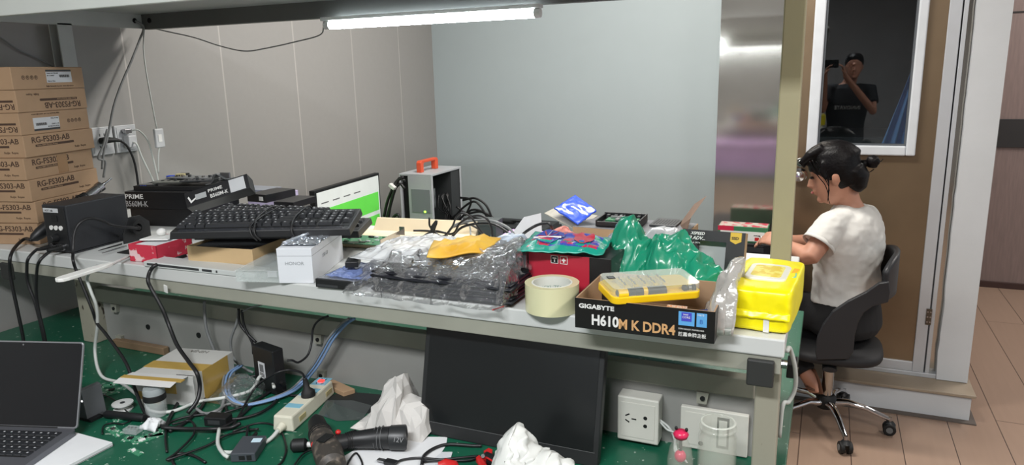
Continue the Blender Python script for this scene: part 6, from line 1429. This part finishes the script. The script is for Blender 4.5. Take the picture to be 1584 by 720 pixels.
# shirt
shm = mat('shirt_white', (214, 213, 208), .8, var=.02, bump=.25, bs=9)
sh_ = MB(); TS2 = [((1319, 317), .062, .056, 3.46)] + TS[:-1] + [((1306, 462), .158, .130, 3.46)]
torso(sh_, .013, TS2)
for s_, e_ in ((Lsh, Lel), (Rsh, Rel)):
    c0 = s_.lerp(Vector((.13, 3.46, s_.z + .01)), .45); d0 = (e_ - s_).normalized()
    sh_.loft([(q_(c0), .075, .065), (q_(s_), .072, .066), (q_(s_ + d0 * .05), .072, .066), (q_(s_ + d0 * .095), .072, .066)], 20)
shirt = sh_.build('t_shirt', shm, pe, remesh=.007)
tx_ = bpy.data.textures.new('cloth_clouds', 'CLOUDS'); tx_.noise_scale = .075; tx_.noise_depth = 2
dm = shirt.modifiers.new('wrinkle', 'DISPLACE'); dm.texture = tx_; dm.strength = .022; dm.mid_level = .5
for s_, e_ in ((Lsh, Lel), (Rsh, Rel)):
    d0 = (e_ - s_).normalized(); MB().loft([(q_(s_ + d0 * .085), .073, .067), (q_(s_ + d0 * .104), .076, .070)], 28, caps=False).build('sleeve_hem', shm, shirt, smooth=True, solid=.002)
def fold_line(L, Y, r=.004):
    MB().loft([(q_(W(x, y, Y)), r * (1 - abs(2 * i / (len(L) - 1) - 1)) + .001, r * .7 * (1 - abs(2 * i / (len(L) - 1) - 1)) + .001) for i, (x, y) in enumerate(L)], 8).build('cloth_fold', shm, shirt, smooth=True)
# trousers
tr_ = MB(); trm = mat('trousers_black', (17, 17, 19), .8)
torso(tr_, .012, [((1307, 458), .150, .124, 3.46), ((1306, 480), .168, .136, 3.46), ((1306, 500), .172, .140, 3.46), ((1305, 512), .15, .12, 3.46)])
for h_, k_, a_ in ((Lh, Lk, La), (Rh, Rk, Ra)):
    tr_.loft([(q_(h_ + Vector((.05, 0, 0))), .088, .080), (q_(h_), .094, .086), (q_(h_.lerp(k_, .6)), .080, .076), (q_(k_), .066, .066)], 18); tr_.loft([(q_(k_), .066, .066), (q_(k_.lerp(a_, .4)), .062, .062), (q_(k_.lerp(a_, 1.0)), .052, .052), (q_(k_.lerp(a_, 1.04)), .053, .053)], 18)
tr_.build('trousers', trm, pe, remesh=.008)
for a_ in (La, Ra):
    sn = MB(); d1 = a_ + Vector((.052, .002, -.045)); d2 = a_ + Vector((.070, -.014, -.105))
    sn.loft([(q_(d1 + Vector((-.02, .01, .045))), .006, .030), (q_(d1), .006, .036), (q_(d2), .006, .038)], 12); sn.build('sandal_sole', mat('sandal_brown', (110, 78, 60), .6), pe, smooth=R(40))
    sn = MB(); sn.tube([q_(a_ + Vector((.055, -.046, -.075))), q_(a_ + Vector((.025, -.030, -.075))), q_(a_ + Vector((.025, .012, -.075))), q_(a_ + Vector((.055, .028, -.075)))], .006, 8); sn.build('sandal_strap', MC['sandal_brown'], pe, smooth=True)
# hair
hr = MB(); f = hf.normalized(); l = hu.cross(f).normalized(); u = f.cross(l).normalized(); c = q_(hc)
def HP(x, y, z): return c + (f * x + l * y + u * z) * 1.08
hr.loft([(HP(-.045, 0, -.055), .050 * 1.08, .070, f), (HP(-.035, 0, -.02), .075, .086, f), (HP(-.020, 0, .02), .096, .094, f), (HP(-.008, 0, .05), .114, .094, f), (HP(-.006, 0, .085), .104, .086, f), (HP(-.008, 0, .115), .078, .066, f), (HP(-.01, 0, .133), .036, .034, f)], 24)
hr.loft([(HP(-.06, 0, -.075), .030, .050, f), (HP(-.075, 0, -.060), .040, .058, f), (HP(-.085, 0, -.03), .045, .065, f), (HP(-.07, 0, .0), .05, .075, f)], 18)
# fringe reaching forward over the brow
for y in (-.060, -.035, -.012, .012, .035, .060):
    hr.loft([(HP(.02, y * .8, .115), .022, .020), (HP(.070, y, .098), .022, .020), (HP(.105, y, .070), .014, .018), (HP(.114 - abs(y) * .3, y, .050), .005, .009)], 10)
for y in (-.072, .072):
    hr.loft([(HP(.02, y, .06), .022, .014), (HP(.03, y * 1.04, .02), .020, .012), (HP(.022, y * 1.06, -.01), .012, .008)], 10)
hair = hr.build('hair', hairm, pe, remesh=.0055)
bn = MB(); b0 = q_(W(1350, 251, 3.45)); pillow(bn, b0.x - .026, b0.x + .026, b0.y - .027, b0.y + .027, b0.z - .026, b0.z + .026, 2.4, 8, .003, 60, 3, False); bn.loft([(b0 + Vector((-.05, 0, -.012)), .020, .020), (b0 + Vector((-.015, 0, -.003)), .014, .014)], 12)
bn.build('hair_bun', hairm, hair, smooth=True)
for k, L in enumerate(([(1252, 250), (1258, 262), (1268, 276), (1276, 286), (1281, 300), (1280, 312)], [(1256, 248), (1264, 262), (1274, 274), (1282, 290), (1281, 308)], [(1262, 250), (1270, 262), (1280, 278), (1283, 296)], [(1276, 262), (1282, 280), (1281, 305), (1284, 316)], [(1352, 262), (1346, 266), (1340, 268)], [(1354, 247), (1362, 250), (1366, 246)])):
    pts = [q_(W(x, y, 3.345 if k < 4 else 3.44)) for x, y in L]; pts = catmull(pts, 5)
    MB().loft([(p, .0022 * (1 - .6 * i / len(pts)), .0035 * (1 - .6 * i / len(pts))) for i, p in enumerate(pts)], 6).build('hair_strand', hairm, hair, smooth=True)
# white gadget held in the hands
wg = thing('white_tool', 'small white tool held between the hands behind the post', 'tool', W(1187, 372, 3.44)); MB().loft([((-.03, 0, .012), .005, .005), ((0, 0, 0), .008, .006), ((.05, .0, -.02), .007, .006)], 12).build('handle', inkw, wg, smooth=R(40)); MB().loft([((-.03, 0, .012), .002, .002), ((-.05, 0, .02), .001, .001)], 8).build('tip', steel, wg)

# photographer standing behind the camera, seen only as a reflection in the door glass
ph = thing('person', 'standing person in dark t-shirt holding a phone, reflected in the door window', 'person', (-.02, -.42, 0)); r1 = ph.location.copy(); ph.location.x += .13
def g_(x, y, z): return Vector((x, y, z)) - r1
bd2 = MB(); hc2 = Vector((.06, -.38, 1.61)); X3 = Vector((1, 0, 0))
P2 = head(bd2, hc2 - r1, Vector((0, 1, 0)), Vector((0, 0, 1)), 1.0)
bd2.loft([(g_(.055, -.40, 1.56), .055, .055, X3), (g_(.03, -.43, 1.45), .062, .06, X3), (g_(.03, -.43, 1.40), .15, .08, X3), (g_(.02, -.43, 1.25), .19, .11, X3), (g_(.02, -.42, 1.05), .155, .10, X3), (g_(.02, -.42, .88), .165, .11, X3)], 24)
ls, le_, lw_ = Vector((-.17, -.42, 1.38)), Vector((-.20, -.26, 1.20)), Vector((-.195, -.11, 1.53))
rs, re_, rw_ = Vector((.22, -.42, 1.38)), Vector((.26, -.30, 1.18)), Vector((-.02, -.13, 1.53))
for s_, e_, w_ in ((ls, le_, lw_), (rs, re_, rw_)):
    bd2.loft([(s_ - r1, .055, .055), (s_.lerp(e_, .5) - r1, .045, .045), (e_ - r1, .040, .040), (e_.lerp(w_, .4) - r1, .036, .034), (w_ - r1, .026, .022)], 14)
    sg = -1 if s_ is ls else 1
    hand(bd2, w_ - r1, Vector((-.25 * sg, .25, 1)), Vector((-sg, 0.2, 0)), 1.0, .9, sg)
for sx in (-.08, .12):
    bd2.loft([(g_(sx, -.42, .90), .085, .085), (g_(sx, -.41, .50), .055, .055), (g_(sx, -.42, .30), .052, .052), (g_(sx, -.43, .08), .036, .036)], 14); bd2.loft([(g_(sx, -.46, .045), .03, .032), (g_(sx, -.40, .045), .04, .040), (g_(sx, -.28, .030), .040, .024)], 12)
bd2.build('body', skin, ph, remesh=.007)
t2 = MB(); drk = mat('tshirt_dark', (24, 25, 30), .8)
t2.loft([(g_(.03, -.43, 1.445), .075, .068, X3), (g_(.03, -.43, 1.40), .165, .095, X3), (g_(.02, -.43, 1.25), .205, .125, X3), (g_(.02, -.42, 1.05), .172, .118, X3), (g_(.02, -.42, .86), .182, .128, X3)], 24)
for s_, e_ in ((ls, le_), (rs, re_)): t2.loft([(s_.lerp(Vector((.02, -.43, 1.38)), .5) - r1, .07, .07), (s_ - r1, .074, .072), (s_.lerp(e_, .62) - r1, .062, .062)], 16)
ts = t2.build('t_shirt', drk, ph, remesh=.009)
text('INNOVATE', .05, mat('shirt_print', (170, 172, 172), .7), ph, g_(.125 + .02, -.299, 1.20), rx=PI / 2, rz=PI, sx=.95, bold=.001, ext=.004, name='shirt_lettering')
t3 = MB()
t3.loft([(g_(.02, -.42, .96), .172, .118, X3), (g_(.02, -.42, .84), .185, .13, X3)], 20)
for sx in (-.08, .12): t3.loft([(g_(sx, -.42, .88), .10, .10), (g_(sx, -.41, .50), .075, .075), (g_(sx, -.42, .10), .058, .058)], 16)
t3.build('trousers', trm, ph, remesh=.010)
for sx in (-.08, .12): MB().loft([(g_(sx, -.47, .045), .035, .040), (g_(sx, -.40, .045), .048, .044), (g_(sx, -.27, .030), .046, .030)], 14).build('shoe', dgrey, ph, smooth=True)
h2 = MB(); cc = hc2 - r1
h2.loft([(cc + Vector((0, -.04, -.03)), .074, .070, X3), (cc + Vector((0, -.03, .02)), .084, .085, X3), (cc + Vector((0, -.015, .06)), .086, .098, X3), (cc + Vector((0, -.01, .10)), .076, .094, X3), (cc + Vector((0, -.01, .128)), .045, .055, X3)], 20)
h2.build('hair', hairm, ph, remesh=.007)
phn = thing('phone', 'black phone held upright sideways by the reflected person', 'phone', (0, 0, CAMZ)); ft = Vector((CF.x, CF.y, 0)).normalized()
phn.rotation_euler = (0, 0, _yaw)
MB().prism([(x, z) for x, z in rrect(-.13, .03, -.045, .03, .01)], -.055, -.047, 'y').build('case', blackm, phn, bevel=.001); MB().cyl((0, -.047, 0), (0, -.044, 0), .014, n=20).build('camera_lens', mat('lens_dark', (10, 10, 14), .1), phn, smooth=R(40))
